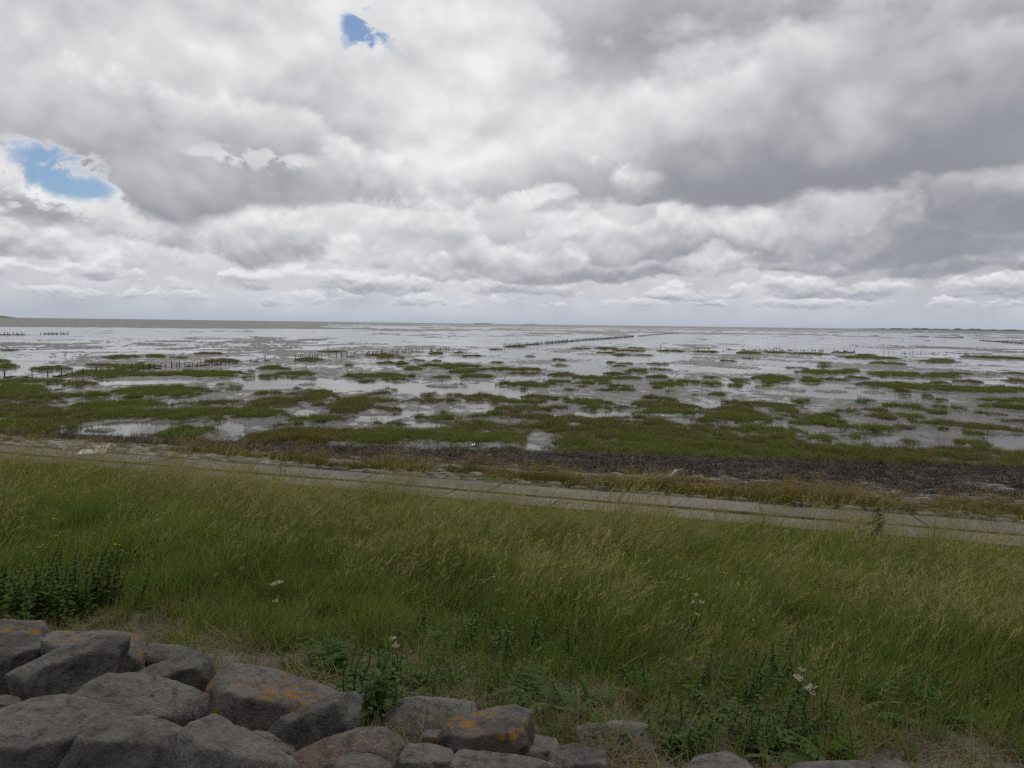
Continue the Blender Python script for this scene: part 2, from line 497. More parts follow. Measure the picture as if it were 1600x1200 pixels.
m_mud, N = material('wet_mud')
pos = N.node('ShaderNodeNewGeometry').outputs['Position']
n1 = N.noise(N.v('MULTIPLY', pos, (1, .6, 1)), .35, 5, .6)
n2 = N.noise(pos, 6.0, 4, .6)
n3 = N.noise(N.v('MULTIPLY', pos, (1, .35, 1)), .02, 4, .55)
c = N.mix(N.smooth(n1, .35, .65), (.062, .059, .055), (.108, .103, .096))
c = N.mix(N.smooth(n3, .45, .62, 0, .6), c, (.130, .120, .106))
c = N.mix(N.smooth(n2, .60, .75, 0, .35), c, (.07, .07, .05))
fw = N.lin(N.v('LENGTH', pos), 90, 400, 0, .16)
film = N.smooth(N.noise(N.v('MULTIPLY', pos, (.8, .55, 1)), 1.1, 6, .64), N.m('SUBTRACT', .53, fw), N.m('ADD', .575, fw))
c = N.mix(film, c, (.055, .050, .044))
rough = N.m('MULTIPLY', N.lin(n1, .3, .7, .40, .68), N.m('MULTIPLY_ADD', film, -.64, 1.0))
bumph = N.m('ADD', N.noise(N.v('MULTIPLY', pos, (1, .7, 1)), 2.2, 5, .62), N.m('MULTIPLY', n2, .4))
finish(N, m_mud, c, rough, N.m('MULTIPLY_ADD', film, .35, .12), N.m('MULTIPLY', bumph, N.m('MULTIPLY_ADD', film, -.93, 1.0)), .05, .55)
mud = mesh_obj('mudflat', np.stack([mx, my, mz], 1), grid_faces(*RR.shape)[:, ::-1], m_mud, smooth=True)
tag(mud, 'wet grey-brown mud of the tidal flat reaching to the horizon', None, None, 'structure')

m_water, N = material('shallow_water')
pos = N.node('ShaderNodeNewGeometry').outputs['Position']
rip = N.noise(N.v('MULTIPLY', pos, (1.0, 2.2, 1)), 1.6, 4, .6)
rip2 = N.noise(N.v('MULTIPLY', pos, (1.0, 2.0, 1)), .06, 3, .5)
pw = finish(N, m_water, (.066, .062, .055), N.lin(rip2, .35, .65, .03, .16), .5, rip, .012, .25, ior=1.34)
# wind ripples in streaks: calm stretches mirror the cloud, ruffled ones go grey
calm = N.noise(N.v('MULTIPLY', pos, (.35, 1.0, 1)), .022, 5, .6)
N.put(pw.inputs['Normal'].links[0].from_node.inputs['Strength'], N.smooth(calm, .40, .62, .12, .85))
wv = [(-14500, 20, 0), (14500, 20, 0), (14500, 14500, 0), (-14500, 14500, 0)]
water = mesh_obj('water', wv, [(0, 1, 2, 3)], m_water)
tag(water, 'thin sheet of sea water left between the mud banks', None, None, 'structure')

# ------------------------------------------------------------------ the dike: crest, grass slope, path bench, revetment foot
_sv = np.arange(-95, 80.01, .25); _tv = np.concatenate([np.arange(-14, 0, .5), np.arange(0, 8, .12), np.arange(8, 41, .22)])
TT, SS = np.meshgrid(_tv, _sv, indexing='ij')
gx, gy = to_xy(SS.ravel(), TT.ravel())
gz = ground_z(gx, gy)
m_soil, N = material('dike_soil')
geo = N.node('ShaderNodeNewGeometry'); pos = geo.outputs['Position']
px_, py_, pz_ = N.xyz(pos)
tpos = N.m('MULTIPLY', N.m('MULTIPLY_ADD', px_, KD, py_), 1 / KN)
n1 = N.noise(pos, 1.1, 5, .6); n2 = N.noise(pos, 14.0, 5, .65); n3 = N.noise(pos, 60.0, 3, .6)
dirt = N.mix(N.smooth(n1, .4, .62), (.060, .050, .040), (.115, .105, .095))
dirt = N.mix(N.smooth(n2, .48, .68, 0, .7), dirt, (.15, .125, .085))
under = N.mix(n2, (.030, .032, .014), (.060, .055, .028))
beach = N.mix(N.smooth(n2, .4, .65), (.030, .025, .022), (.085, .075, .062))
c = N.mix(N.smooth(N.m('ADD', tpos, N.m('MULTIPLY', N.m('SUBTRACT', n1, .5), 2.0)), 4.3, 5.0), dirt, under)
c = N.mix(N.smooth(tpos, 16.8, 17.6), c, N.mix(n2, (.10, .09, .07), (.17, .155, .13)))
c = N.mix(N.smooth(N.m('ADD', tpos, N.m('MULTIPLY', N.m('SUBTRACT', n1, .5), 3.0)), 23.0, 25.0), c, beach)
spos = N.m('MULTIPLY', N.m('MULTIPLY_ADD', py_, -KD, px_), 1 / KN)
shp = N.m('MULTIPLY_ADD', N.m('MINIMUM', N.m('MAXIMUM', N.m('ADD', spos, 9.0), -24.0), 26.0), -.168, tpos)
c = N.mix(N.smooth(N.m('ADD', shp, N.m('MULTIPLY', N.m('SUBTRACT', n1, .5), 3.0)), 30.6, 32.4), c, (.085, .079, .072))
finish(N, m_soil, c, N.smooth(shp, 29, 33, .92, .45), .3, N.m('ADD', n2, N.m('MULTIPLY', n3, .5)), .03, .8)
dike = mesh_obj('dike', np.stack([gx, gy, gz], 1), grid_faces(*TT.shape)[:, ::-1], m_soil, smooth=True)
tag(dike, 'earth slope of the sea dike from the crest to the shore', None, None, 'structure')
# ------------------------------------------------------------------ plants: scatter tools
def scatter(name, pts, rot, scl, idx, sources, label, mat=None):
    """one object of countless small plants: source meshes instanced on points"""
    me = bpy.data.meshes.new(name)
    me.vertices.add(len(pts))
    me.vertices.foreach_set('co', np.asarray(pts, np.float32).ravel())
    a = me.attributes.new('rot', 'FLOAT_VECTOR', 'POINT'); a.data.foreach_set('vector', np.asarray(rot, np.float32).ravel())
    a = me.attributes.new('scl', 'FLOAT_VECTOR', 'POINT'); a.data.foreach_set('vector', np.asarray(scl, np.float32).ravel())
    a = me.attributes.new('idx', 'INT', 'POINT'); a.data.foreach_set('value', np.asarray(idx, np.int32))
    o = bpy.data.objects.new(name, me); COL.objects.link(o)
    src = bpy.data.collections.new(name + '_sources')
    for k, s in enumerate(sources):
        s.name = '%s_%03d' % (name, k)
        src.objects.link(s)
    ng = bpy.data.node_groups.new(name, 'GeometryNodeTree')
    ng.interface.new_socket('Geometry', in_out='INPUT', socket_type='NodeSocketGeometry')
    ng.interface.new_socket('Geometry', in_out='OUTPUT', socket_type='NodeSocketGeometry')
    gi = ng.nodes.new('NodeGroupInput'); go = ng.nodes.new('NodeGroupOutput')
    ci = ng.nodes.new('GeometryNodeCollectionInfo')
    ci.inputs['Collection'].default_value = src
    ci.inputs['Separate Children'].default_value = True; ci.inputs['Reset Children'].default_value = True
    ip = ng.nodes.new('GeometryNodeInstanceOnPoints')
    ip.inputs['Pick Instance'].default_value = True

    def attr(nm, ty):
        n = ng.nodes.new('GeometryNodeInputNamedAttribute'); n.data_type = ty
        n.inputs['Name'].default_value = nm
        return [q for q in n.outputs if q.enabled][0]
    L = ng.links.new
    L(gi.outputs[0], ip.inputs['Points']); L(ci.outputs[0], ip.inputs['Instance'])
    L(attr('idx', 'INT'), ip.inputs['Instance Index'])
    e2r = ng.nodes.new('FunctionNodeEulerToRotation'); L(attr('rot', 'FLOAT_VECTOR'), e2r.inputs[0]); L(e2r.outputs[0], ip.inputs['Rotation'])
    L(attr('scl', 'FLOAT_VECTOR'), ip.inputs['Scale'])
    L(ip.outputs[0], go.inputs[0])
    md = o.modifiers.new('scatter', 'NODES'); md.node_group = ng
    tag(o, label, None, None, 'stuff')
    return o


class Leafy:
    """collects blades, leaves and florets of one plant mesh with a per-vertex height value"""
    def __init__(s):
        s.v, s.f, s.h, s.k = [], [], [], []

    def blade(s, base, az, lean, length, width, curl, segs=4, wind=(0, 0), kind=0.0, taper=1.0):
        p = np.array(base, float); d = np.array([math.sin(lean) * math.cos(az), math.sin(lean) * math.sin(az), math.cos(lean)])
        side = np.array([-math.sin(az), math.cos(az), 0.0]); tw = random.uniform(-.8, .8)
        side = side * math.cos(tw) + np.array([math.cos(az), math.sin(az), 0]) * math.sin(tw)
        n0 = len(s.v)
        for i in range(segs + 1):
            q = i / segs
            w = width * (1 - q ** 1.6 * taper) * .5
            if i == segs and taper > .9:
                s.v.append(p.copy()); s.h.append(q); s.k.append(kind)
            else:
                s.v += [p - side * w, p + side * w]; s.h += [q, q]; s.k += [kind, kind]
            d = d + np.array([math.cos(az) * curl + wind[0], math.sin(az) * curl + wind[1], -.25 * abs(curl)]) / segs * (0.5 + q)
            d /= np.linalg.norm(d)
            p = p + d * length / segs
        for i in range(segs):
            a = n0 + 2 * i
            if i == segs - 1 and taper > .9:
                s.f.append((a, a + 1, a + 2))
            else:
                s.f.append((a, a + 1, a + 3, a + 2))
        return p, d

    def leaf(s, base, dirv, up, length, width, droop=.3, kind=0.0, segs=3, h0=.4, h1=1.0):
        d = np.array(dirv, float); d /= np.linalg.norm(d)
        side = np.cross(d, up); side /= (np.linalg.norm(side) + 1e-6)
        p = np.array(base, float); n0 = len(s.v)
        prof = [.25, 1.0, .8, 0] if segs == 3 else [.3, .9, 1., .7, 0]
        for i in range(segs + 1):
            q = i / segs; w = width * .5 * prof[i]
            if i == segs:
                s.v.append(p.copy()); s.h.append(h1); s.k.append(kind)
            else:
                s.v += [p - side * w, p + side * w]; s.h += [h0 + (h1 - h0) * q] * 2; s.k += [kind] * 2
            d = d + np.array([0, 0, -droop / segs]); d /= np.linalg.norm(d)
            p = p + d * length / segs
        for i in range(segs):
            a = n0 + 2 * i
            s.f.append((a, a + 1, a + 2) if i == segs - 1 else (a, a + 1, a + 3, a + 2))

    def tube(s, pts, r0, r1, kind=0.0, h=(0, .6)):
        n0 = len(s.v); m = len(pts)
        for i, p in enumerate(pts):
            q = i / (m - 1); r = r0 + (r1 - r0) * q
            for k in range(3):
                s.v.append(np.array(p) + r * np.array([math.cos(k * 2.094), math.sin(k * 2.094), 0])); s.h.append(h[0] + (h[1] - h[0]) * q); s.k.append(kind)
        for i in range(m - 1):
            for k in range(3):
                a, b = n0 + 3 * i + k, n0 + 3 * i + (k + 1) % 3
                s.f.append((a, b, b + 3, a + 3))

    def dot(s, p, r, kind=0.0, flat=.6):
        n0 = len(s.v); p = np.array(p)
        for o in ((r, 0, 0), (0, r, 0), (-r, 0, 0), (0, -r, 0), (0, 0, r * flat), (0, 0, -r * flat)):
            s.v.append(p + np.array(o)); s.h.append(1.0); s.k.append(kind)
        for a, b in ((0, 1), (1, 2), (2, 3), (3, 0)):
            s.f += [(n0 + a, n0 + b, n0 + 4), (n0 + b, n0 + a, n0 + 5)]

    def build(s, name, mat, parent=None, link=True):
        o = mesh_obj(name, s.v, s.f, mat, parent, True, link)
        me = o.data
        a = me.attributes.new('tip', 'FLOAT', 'POINT'); a.data.foreach_set('value', np.array(s.h, np.float32))
        a = me.attributes.new('sort', 'FLOAT', 'POINT'); a.data.foreach_set('value', np.array(s.k, np.float32))
        return o


def foliage(name, base_a, base_b, tip, straw, patch_scale=.35, straw_amt=.5, trans=.3, rough=.55):
    """blades: colour drifts over the ground and from plant to plant; 'sort' 1 marks seed heads and dead straw"""
    m, N = material(name)
    geo = N.node('ShaderNodeNewGeometry'); pos = geo.outputs['Position']
    rnd = N.node('ShaderNodeObjectInfo').outputs['Random']
    at_ = N.node('ShaderNodeAttribute', attribute_name='tip').outputs['Fac']
    so = N.node('ShaderNodeAttribute', attribute_name='sort').outputs['Fac']
    n1 = N.noise(N.v('MULTIPLY', pos, (1, 1, .2)), patch_scale, 4, .6)
    c = N.mix(N.smooth(N.m('MULTIPLY_ADD', N.m('SUBTRACT', rnd, .5), .30, n1), .36, .64), base_a, base_b)
    c = N.mix(N.m('MULTIPLY', N.m('POWER', at_, 2.0), .55), c, tip)
    n2 = N.noise(N.v('MULTIPLY', pos, (1, 1, .2)), patch_scale * 2.3, 3, .55)
    c = N.mix(N.m('MULTIPLY', N.smooth(N.m('MULTIPLY_ADD', N.m('SUBTRACT', rnd, .5), .5, n2), .50, .80), straw_amt), c, straw)
    c = N.mix(so, c, N.mix(N.m('FRACT', N.m('MULTIPLY', rnd, 7.3)), straw, tuple(q * .72 for q in straw)))
    p = N.node('ShaderNodeBsdfPrincipled')
    N.put(p.inputs['Base Color'], c); p.inputs['Roughness'].default_value = rough; p.inputs['Specular IOR Level'].default_value = .08
    tr = N.node('ShaderNodeBsdfTranslucent'); N.put(tr.inputs[0], c)
    mx_ = N.node('ShaderNodeMixShader'); mx_.inputs[0].default_value = trans
    N.nt.links.new(p.outputs[0], mx_.inputs[1]); N.nt.links.new(tr.outputs[0], mx_.inputs[2])
    out = N.node('ShaderNodeOutputMaterial'); N.nt.links.new(mx_.outputs[0], out.inputs[0])
    return m


def plain(name, color, rough=.6, spec=.25, var=.3, scale=8.0, bump=None):
    m, N = material(name)
    tc = N.node('ShaderNodeTexCoord').outputs['Object']
    n = N.noise(tc, scale, 4, .6)
    rnd = N.node('ShaderNodeObjectInfo').outputs['Random']
    f = N.m('ADD', N.m('MULTIPLY', n, .7), N.m('MULTIPLY', rnd, .3))
    c = N.mix(N.smooth(f, .3, .7), tuple(q * (1 - var) for q in color), tuple(min(1, q * (1 + var)) for q in color))
    finish(N, m, c, rough, spec, n if bump else None, bump or .01, .6)
    return m


m_slope = foliage('slope_grass', (.062, .128, .012), (.138, .168, .027), (.205, .230, .052), (.29, .26, .10), .75, .22, trans=.38)
m_lush = foliage('lush_grass', (.052, .100, .012), (.092, .126, .022), (.135, .165, .040), (.22, .20, .08), .6, .25, trans=.36)
m_marsh_g = foliage('cordgrass', (.090, .132, .026), (.140, .162, .038), (.205, .218, .056), (.17, .145, .065), .25, .25)
m_marsh_b = foliage('salt_marsh_herb', (.095, .104, .040), (.125, .110, .052), (.140, .142, .058), (.165, .130, .078), .3, .45)
m_tan = foliage('tan_grass', (.060, .092, .016), (.135, .110, .028), (.20, .155, .05), (.27, .195, .075), .7, .5)
m_weed = foliage('weed_leaf', (.034, .066, .014), (.052, .088, .020), (.066, .108, .030), (.12, .11, .05), 1.2, .22, rough=.75)
m_nettle = foliage('dark_leaf', (.038, .070, .014), (.054, .088, .018), (.062, .10, .022), (.08, .075, .03), 1.2, .15, rough=.85)
m_straw = foliage('dead_straw', (.12, .095, .060), (.17, .135, .085), (.20, .16, .10), (.13, .09, .055), 1.5, .5)
m_wrack = foliage('wrack', (.010, .008, .007), (.024, .018, .015), (.028, .021, .017), (.15, .11, .07), .35, .40, trans=.05, rough=.7)
m_white = plain('white_petal', (.42, .42, .33), .6, .2, .12)
m_yellow = plain('yellow_petal', (.60, .40, .03), .6, .2, .15)


def tuft(n, rad, hmin, hmax, w, lean, wind, heads=0, hh=(.5, .7), curl=.5, flop=.0):
    L = Leafy()
    for i in range(n):
        a = random.uniform(0, 6.283); r = rad * math.sqrt(random.random())
        L.blade((r * math.cos(a), r * math.sin(a), -.03), random.uniform(0, 6.283), abs(random.gauss(0, lean)), random.uniform(hmin, hmax), w * random.uniform(.7, 1.3), random.uniform(.1, curl) + flop, 4,
                (wind[0] * random.uniform(.4, 1.4), wind[1] * random.uniform(.2, 1.6)), 1.0 if random.random() < .07 else 0.0)
    for i in range(heads):
        a = random.uniform(0, 6.283); r = rad * math.sqrt(random.random())
        h = random.uniform(*hh)
        p, d = L.blade((r * math.cos(a), r * math.sin(a), 0), random.uniform(0, 6.283), abs(random.gauss(0, .16)), h, w * .42, .25, 4, (wind[0] * random.uniform(.5, 1.5), wind[1] * random.uniform(-.5, 2)), .5, taper=.4)
        # panicle: a loose drooping spray of small spikelets
        for k in range(7):
            q = k / 6
            L.blade(p - d * .10 * (1 - q), random.uniform(0, 6.283), random.uniform(.2, .9), random.uniform(.03, .055), w * .8, .6, 2, (wind[0] * 1.2, wind[1] * 1.2), 1.0)
    return L


WIND = (.62, .12)
src = []
for k in range(5):
    src.append(tuft(46, .15, .16, .40, .0085, .42, WIND, curl=.9).build('tuft', m_slope, link=False))                  # 0-4 leafy
for k in range(5):
    src.append(tuft(30, .15, .16, .40, .0075, .45, WIND, heads=7, hh=(.38, .62), curl=.9).build('tuft', m_slope, link=False))   # 5-9 with seed heads
for k in range(3):
    src.append(tuft(40, .15, .10, .24, .0085, .5, WIND).build('tuft', m_slope, link=False))                  # 10-12 short
# 13-15 broad green blades near the crest
for k in range(3):
    src.append(tuft(40, .13, .22, .46, .010, .34, (.42, .06), curl=.8).build('tuft', m_lush, link=False))


def slope_points(dens, t0, t1, s0=-58, s1=50):
    n = int(dens * (t1 - t0) * (s1 - s0))
    s = rng.uniform(s0, s1, n); t = rng.uniform(t0, t1, n)
    x, y = to_xy(s, t)
    k = (np.abs(x) < 1.0 * y + 4.5) & (y > .5)
    return x[k], y[k], t[k]


X, Y, Tt = [np.concatenate(q) for q in zip(slope_points(130, 3.3, 7), slope_points(75, 7, 11), slope_points(58, 11, 17.9))]
# ragged lower and upper limits of the meadow
edge_lo = 4.0 + .65 * fbm(X * .9, Y * .9, 3, 41) - .15 * sstep(-X, 0, 4)
edge_hi = 16.75 + .75 * fbm(X * .45, Y * .45, 4, 42)
keep = (Tt > edge_lo) & (Tt < edge_hi)
X, Y, Tt = X[keep], Y[keep], Tt[keep]
pn = fbm(X * .42, Y * .42, 4, 51, .6); pn2 = fbm(X * .9, Y * .9, 3, 52)
u = rng.random(len(X))
pseed = np.clip(.15 + 1.35 * pn + .2 * pn2 + .04 * sstep(Tt, 9, 15) - .16 * sstep(-Tt, -6.0, -4.5), .03, .85)
idx = np.where(u < pseed, rng.integers(5, 10, len(X)), rng.integers(0, 5, len(X)))
near = Tt < 6.9 + 2.4 * fbm(X * .5, Y * .5, 3, 53)
idx = np.where(near & (rng.random(len(X)) < .48), rng.integers(13, 16, len(X)), idx)
idx = np.where((Tt > 14.2) & (rng.random(len(X)) < np.interp(Tt, [14.2, 15.1], [.5, .97])), rng.integers(10, 13, len(X)), idx)
sc = rng.uniform(.7, 1.3, len(X)) * (1 + .9 * pn2) * np.interp(Tt, [3.8, 5.5, 13.2, 15.0, 16.0, 17], [.55, 1.0, 1.0, .66, .42, .36])
sc *= np.interp(np.hypot(X, Y), [4, 12, 20], [.85, 1.1, 1.25])
scatter('grass', np.stack([X, Y, ground_z(X, Y) - .01], 1),
        np.stack([rng.normal(0, .14, len(X)), rng.normal(.08, .16, len(X)), rng.uniform(-1.0, 1.0, len(X)) + .6 * fbm(X * .5, Y * .5, 3, 57)], 1),
        np.stack([sc, sc, sc * rng.uniform(.85, 1.15, len(X))], 1), idx, src, 'tall windblown meadow grass with brown seed heads on the dike slope')

# ------------------------------------------------------------------ marsh plants on the islands
srcg, srcb = [], []
for k in range(4):
    srcg.append(tuft(26, .24, .16, .38, .022, .24, (.14, .02)).build('tuft', m_marsh_g, link=False))
for k in range(4):
    srcb.append(tuft(34, .26, .08, .22, .026, .6, (.12, .02), curl=.9).build('tuft', m_marsh_b, link=False))
for k in range(2):
    srcb.append(tuft(40, .26, .22, .42, .020, .5, (.5, .05), curl=.9).build('tuft', m_tan, link=False))
# small tussocks strewn between the islands
for c, a, b, rd, kd in list(isl):
    if 33 < np.hypot(*c) < 110:
        for _ in range(1):
            q = rng.normal(0, 1, 2) * (1.6 * a + 1, 2.2 * b + 1)
            cc = c + np.array([q[0] * rd[1] + q[1] * rd[0], -q[0] * rd[0] + q[1] * rd[1]])
            ra = rng.uniform(.25, .9) * np.hypot(*cc) / 70
            isl.append((cc, ra, ra * rng.uniform(.6, 1.4), cc / np.hypot(*cc), kd))
mp, mr, ms, mi = {0: [], 1: []}, {0: [], 1: []}, {0: [], 1: []}, {0: [], 1: []}
for c, a, b, rd, kd in isl:
    r = float(np.hypot(*c))
    dens = 26 * min(1, (38 / r) ** 1.0)
    n = max(int(dens * 4 * a * b), 10)
    n = min(n, 9000)
    qa, qb = rng.uniform(-1.15, 1.15, n), rng.uniform(-1.15, 1.15, n)
    x = c[0] + qa * a * rd[1] + qb * b * rd[0]; y = c[1] - qa * a * rd[0] + qb * b * rd[1]
    V = 1 - (qa ** 2 + qb ** 2) + 1.15 * fbm(x * .5 + 50, y * .4, 5, 61, .6) * min(1, .35 + a / 7) - .8 * sstep(fbm(x * .35, y * .22, 3, 64), .30, .5)
    fray = np.where(np.abs(V) < .25, .45, 1.0)
    k = (V > -.02) & (rng.random(n) < fray)
    k &= shore(*to_st(x, y)) > 31.6 + 2.6 * fbm(x * .16, y * .16, 4, 62, .6)
    for pc, pa, pb, prd in pools:
        k &= ell(pc, pa, pb, prd, x, y) + .6 * fbm(x * .6, y * .5, 3, 63) < .15
    x, y, V = x[k], y[k], V[k]
    if not len(x):
        continue
    pz = flat_relief(x, y)
    grow = np.interp(r, [30, 60, 150], [.92, 1.15, 1.5])
    s_ = rng.uniform(.7, 1.25, len(x)) * grow * (1 + .9 * fbm(x * .7, y * .5, 3, 69))
    pat = fbm(x * .3, y * .3, 3, 66) + .35 * rng.normal(size=len(x))
    if kd == G:
        sel = pat < .5
    elif kd == B:
        sel = pat > .45
    else:
        sel = pat > .9
    for which, q in ((0, sel), (1, ~sel)):
        m_ = int(q.sum())
        if not m_:
            continue
        zs = np.interp(V[q], [0, .3], [.75, 1.0])
        mp[which].append(np.stack([x[q], y[q], pz[q] - .01], 1))
        mr[which].append(np.stack([rng.normal(0, .06, m_), rng.normal(0, .06, m_), rng.uniform(-1, 1, m_)], 1))
        ms[which].append(np.stack([s_[q], s_[q], s_[q] * zs * np.interp(r, [40, 150], [1, .62])], 1))
        if which == 0:
            mi[0].append(rng.integers(0, 4, m_))
        else:
            mi[1].append(np.where(rng.random(m_) < (.75 if kd == N_ else .12), rng.integers(4, 6, m_), rng.integers(0, 4, m_)))
for w, nm, srcs, lb in ((0, 'cordgrass', srcg, 'upright green cordgrass on the islands of the tidal flat'), (1, 'marsh_herbs', srcb, 'low brownish green salt marsh plants on the islands of the flat')):
    scatter(nm, np.concatenate(mp[w]), np.concatenate(mr[w]), np.concatenate(ms[w]), np.concatenate(mi[w]), srcs, lb)
# thin single shoots standing in the mud round the islands
sx, sy = [], []
for c, a, b, rd, kd in isl:
    if np.hypot(*c) < 110 and kd == G:
        n = int(10 + 5 * a)
        qa, qb = rng.normal(0, 1.0, n), rng.normal(0, 1.2, n)
        sx.append(c[0] + qa * a * rd[1] + qb * b * rd[0]); sy.append(c[1] - qa * a * rd[0] + qb * b * rd[1])
sx, sy = np.concatenate(sx), np.concatenate(sy)
tq = shore(*to_st(sx, sy))
sx, sy = sx[tq > 32.3], sy[tq > 32.3]
_ws = rng.uniform(-30, 40, 3000); _wt = rng.uniform(26.5, 36.5, 3000)          # green tufts coming up through the wrack
_wq = shore(_ws, _wt); _k = (_wq > 27) & (_wq < 32) & (fbm(_ws * .22, _wt * .3, 3, 67) > .34 - .05 * (_wq - 29))
_wx, _wy = to_xy(_ws[_k], _wt[_k])
sx, sy = np.concatenate([sx, _wx]), np.concatenate([sy, _wy])
srcs = [tuft(5, .10, .2, .42, .018, .15, (.08, .0)).build('tuft', m_marsh_g, link=False) for k in range(3)]
s_ = rng.uniform(.6, 1.1, len(sx))
scatter('cordgrass_shoots', np.stack([sx, sy, np.maximum(flat_relief(sx, sy) - .02, np.where(shore(*to_st(sx, sy)) < 33, ground_z(sx, sy), -1))], 1), np.stack([s_ * 0, s_ * 0, rng.uniform(-3, 3, len(sx))], 1), np.stack([s_, s_, s_], 1), rng.integers(0, 3, len(sx)), srcs,
        'thin green shoots standing singly in the mud')
# ------------------------------------------------------------------ maintenance path of concrete slabs
m_conc, N = material('weathered_concrete')
pos = N.node('ShaderNodeNewGeometry').outputs['Position']
rnd = N.node('ShaderNodeObjectInfo').outputs['Random']
n1 = N.noise(pos, .8, 5, .62); n2 = N.noise(pos, 9.0, 5, .68); n3 = N.noise(pos, 55.0, 3, .6)
c = N.mix(N.smooth(N.m('MULTIPLY_ADD', N.m('SUBTRACT', rnd, .5), .3, n1), .34, .66), (.084, .077, .065), (.132, .121, .104))
c = N.mix(N.smooth(n2, .50, .72, 0, .8), c, (.11, .105, .085))
c = N.mix(N.smooth(n3, .55, .75, 0, .5), c, (.31, .295, .265))
finish(N, m_conc, c, .85, .25, N.m('ADD', n2, N.m('MULTIPLY', n3, .6)), .02, .7)
m_pale = plain('pale_concrete', (.36, .345, .31), .8, .25, .2, 5.0, .01)


def tilted_block(name, s0, s1, t0, t1, lift, thick, mat, parent=None, jit=.03, ragged=.0):
    """a slab lying on the dike, its edges a little broken; origin at its own centre"""
    sm, tm = (s0 + s1) / 2, (t0 + t1) / 2
    nx, ny = max(int((s1 - s0) / .5), 1) + 1, 3
    vs, fs = [], []
    cx, cy = to_xy(sm, tm); cz = float(dike_z(tm)) + lift
    tilt = random.uniform(-jit, jit)
    for lay in range(2):
        for j in range(ny):
            for i in range(nx):
                s = s0 + (s1 - s0) * i / (nx - 1); t = t0 + (t1 - t0) * j / (ny - 1)
                if i in (0, nx - 1) or j in (0, ny - 1):
                    s += random.uniform(-1, 1) * ragged; t += random.uniform(-1, 1) * ragged
                x, y = to_xy(s, t)
                z = float(dike_z(t)) + lift + tilt * (s - sm) * .15 - lay * thick
                vs.append((x - cx, y - cy, z - cz))
    n = nx * ny
    for lay, flip in ((0, False), (1, True)):
        for j in range(ny - 1):
            for i in range(nx - 1):
                a = lay * n + j * nx + i
                f = (a, a + 1, a + nx + 1, a + nx)
                fs.append(f[::-1] if (flip) else f)
    rim = [i for i in range(nx)] + [nx - 1 + nx * j for j in range(1, ny)] + [nx * (ny - 1) + i for i in range(nx - 2, -1, -1)] + [nx * j for j in range(ny - 2, 0, -1)]
    for k in range(len(rim)):
        a, b = rim[k], rim[(k + 1) % len(rim)]
        fs.append((b, a, a + n, b + n))
    o = mesh_obj(name, vs, fs, mat, parent)
    o.location = (cx, cy, cz)
    return o


path = bpy.data.objects.new('path', None); COL.objects.link(path)
tag(path, 'grey concrete maintenance path of slabs with grassy joints along the foot of the slope', None, None, 'structure')
s = -70.0
while s < 58:
    ln = random.uniform(3.6, 4.4)
    tilted_block('slab', s, s + ln - random.uniform(.05, .11), 18.85, 20.3, .05 + random.uniform(-.012, .012), .22, m_conc, path, .02, .012)
    s += ln
s = -71.5
while s < 58:
    ln = random.uniform(3.0, 4.6)
    tilted_block('slab', s, s + ln - random.uniform(.02, .06), 16.95, 18.55, .045 + random.uniform(-.015, .015), .22, m_conc, path, .02, .015)
    s += ln

# the pale slab that crosses the verge at the left
p0, _ = on_dike(140, 714); p1, _ = on_dike(156, 699)
cst, cst2 = to_st(*p0[:2]), to_st(*p1[:2])
st = bpy.data.meshes.new('concrete_slab')
a0, a1 = Vector(p0), Vector(p1)
ax = (a1 - a0).normalized(); sd = ax.cross(Vector((0, 0, 1))).normalized() * .42
vs = []
for zoff in (.13, -.1):
    for q, w in ((0, 1.05), (.5, 1.0), (1, .95)):
        for sgn in (-1, 1):
            vs.append((a0 + (a1 - a0) * q + sd * sgn * w + Vector((0, 0, zoff + random.uniform(-.01, .01)))) - a0)
fs = [(0, 1, 3, 2), (2, 3, 5, 4), (6, 8, 9, 7), (8, 10, 11, 9), (0, 6, 7, 1), (4, 5, 11, 10), (0, 2, 8, 6), (2, 4, 10, 8), (1, 7, 9, 3), (3, 9, 11, 5)]
st = mesh_obj('concrete_slab', vs, fs, m_pale)
st.location = a0
tag(st, 'pale concrete slab lying across the path towards the shore', 'slab')

# ------------------------------------------------------------------ revetment of pitched stones
m_sett, N = material('pitched_stone')
pos = N.node('ShaderNodeNewGeometry').outputs['Position']
rnd = N.node('ShaderNodeObjectInfo').outputs['Random']
n1 = N.noise(pos, 3.0, 5, .65); n2 = N.noise(pos, 30, 4, .6)
isl_ = N.noise(pos, 1.2, 2, .5)
c = N.mix(N.smooth(N.m('MULTIPLY_ADD', N.m('SUBTRACT', isl_, .5), .7, rnd), .2, .8), (.060, .054, .048), (.17, .158, .138))
c = N.mix(N.smooth(n1, .45, .65, 0, .8), c, (.06, .05, .043))
finish(N, m_sett, c, .75, .3, N.m('ADD', n1, N.m('MULTIPLY', n2, .4)), .03, .6)
m_tideline = m_sett


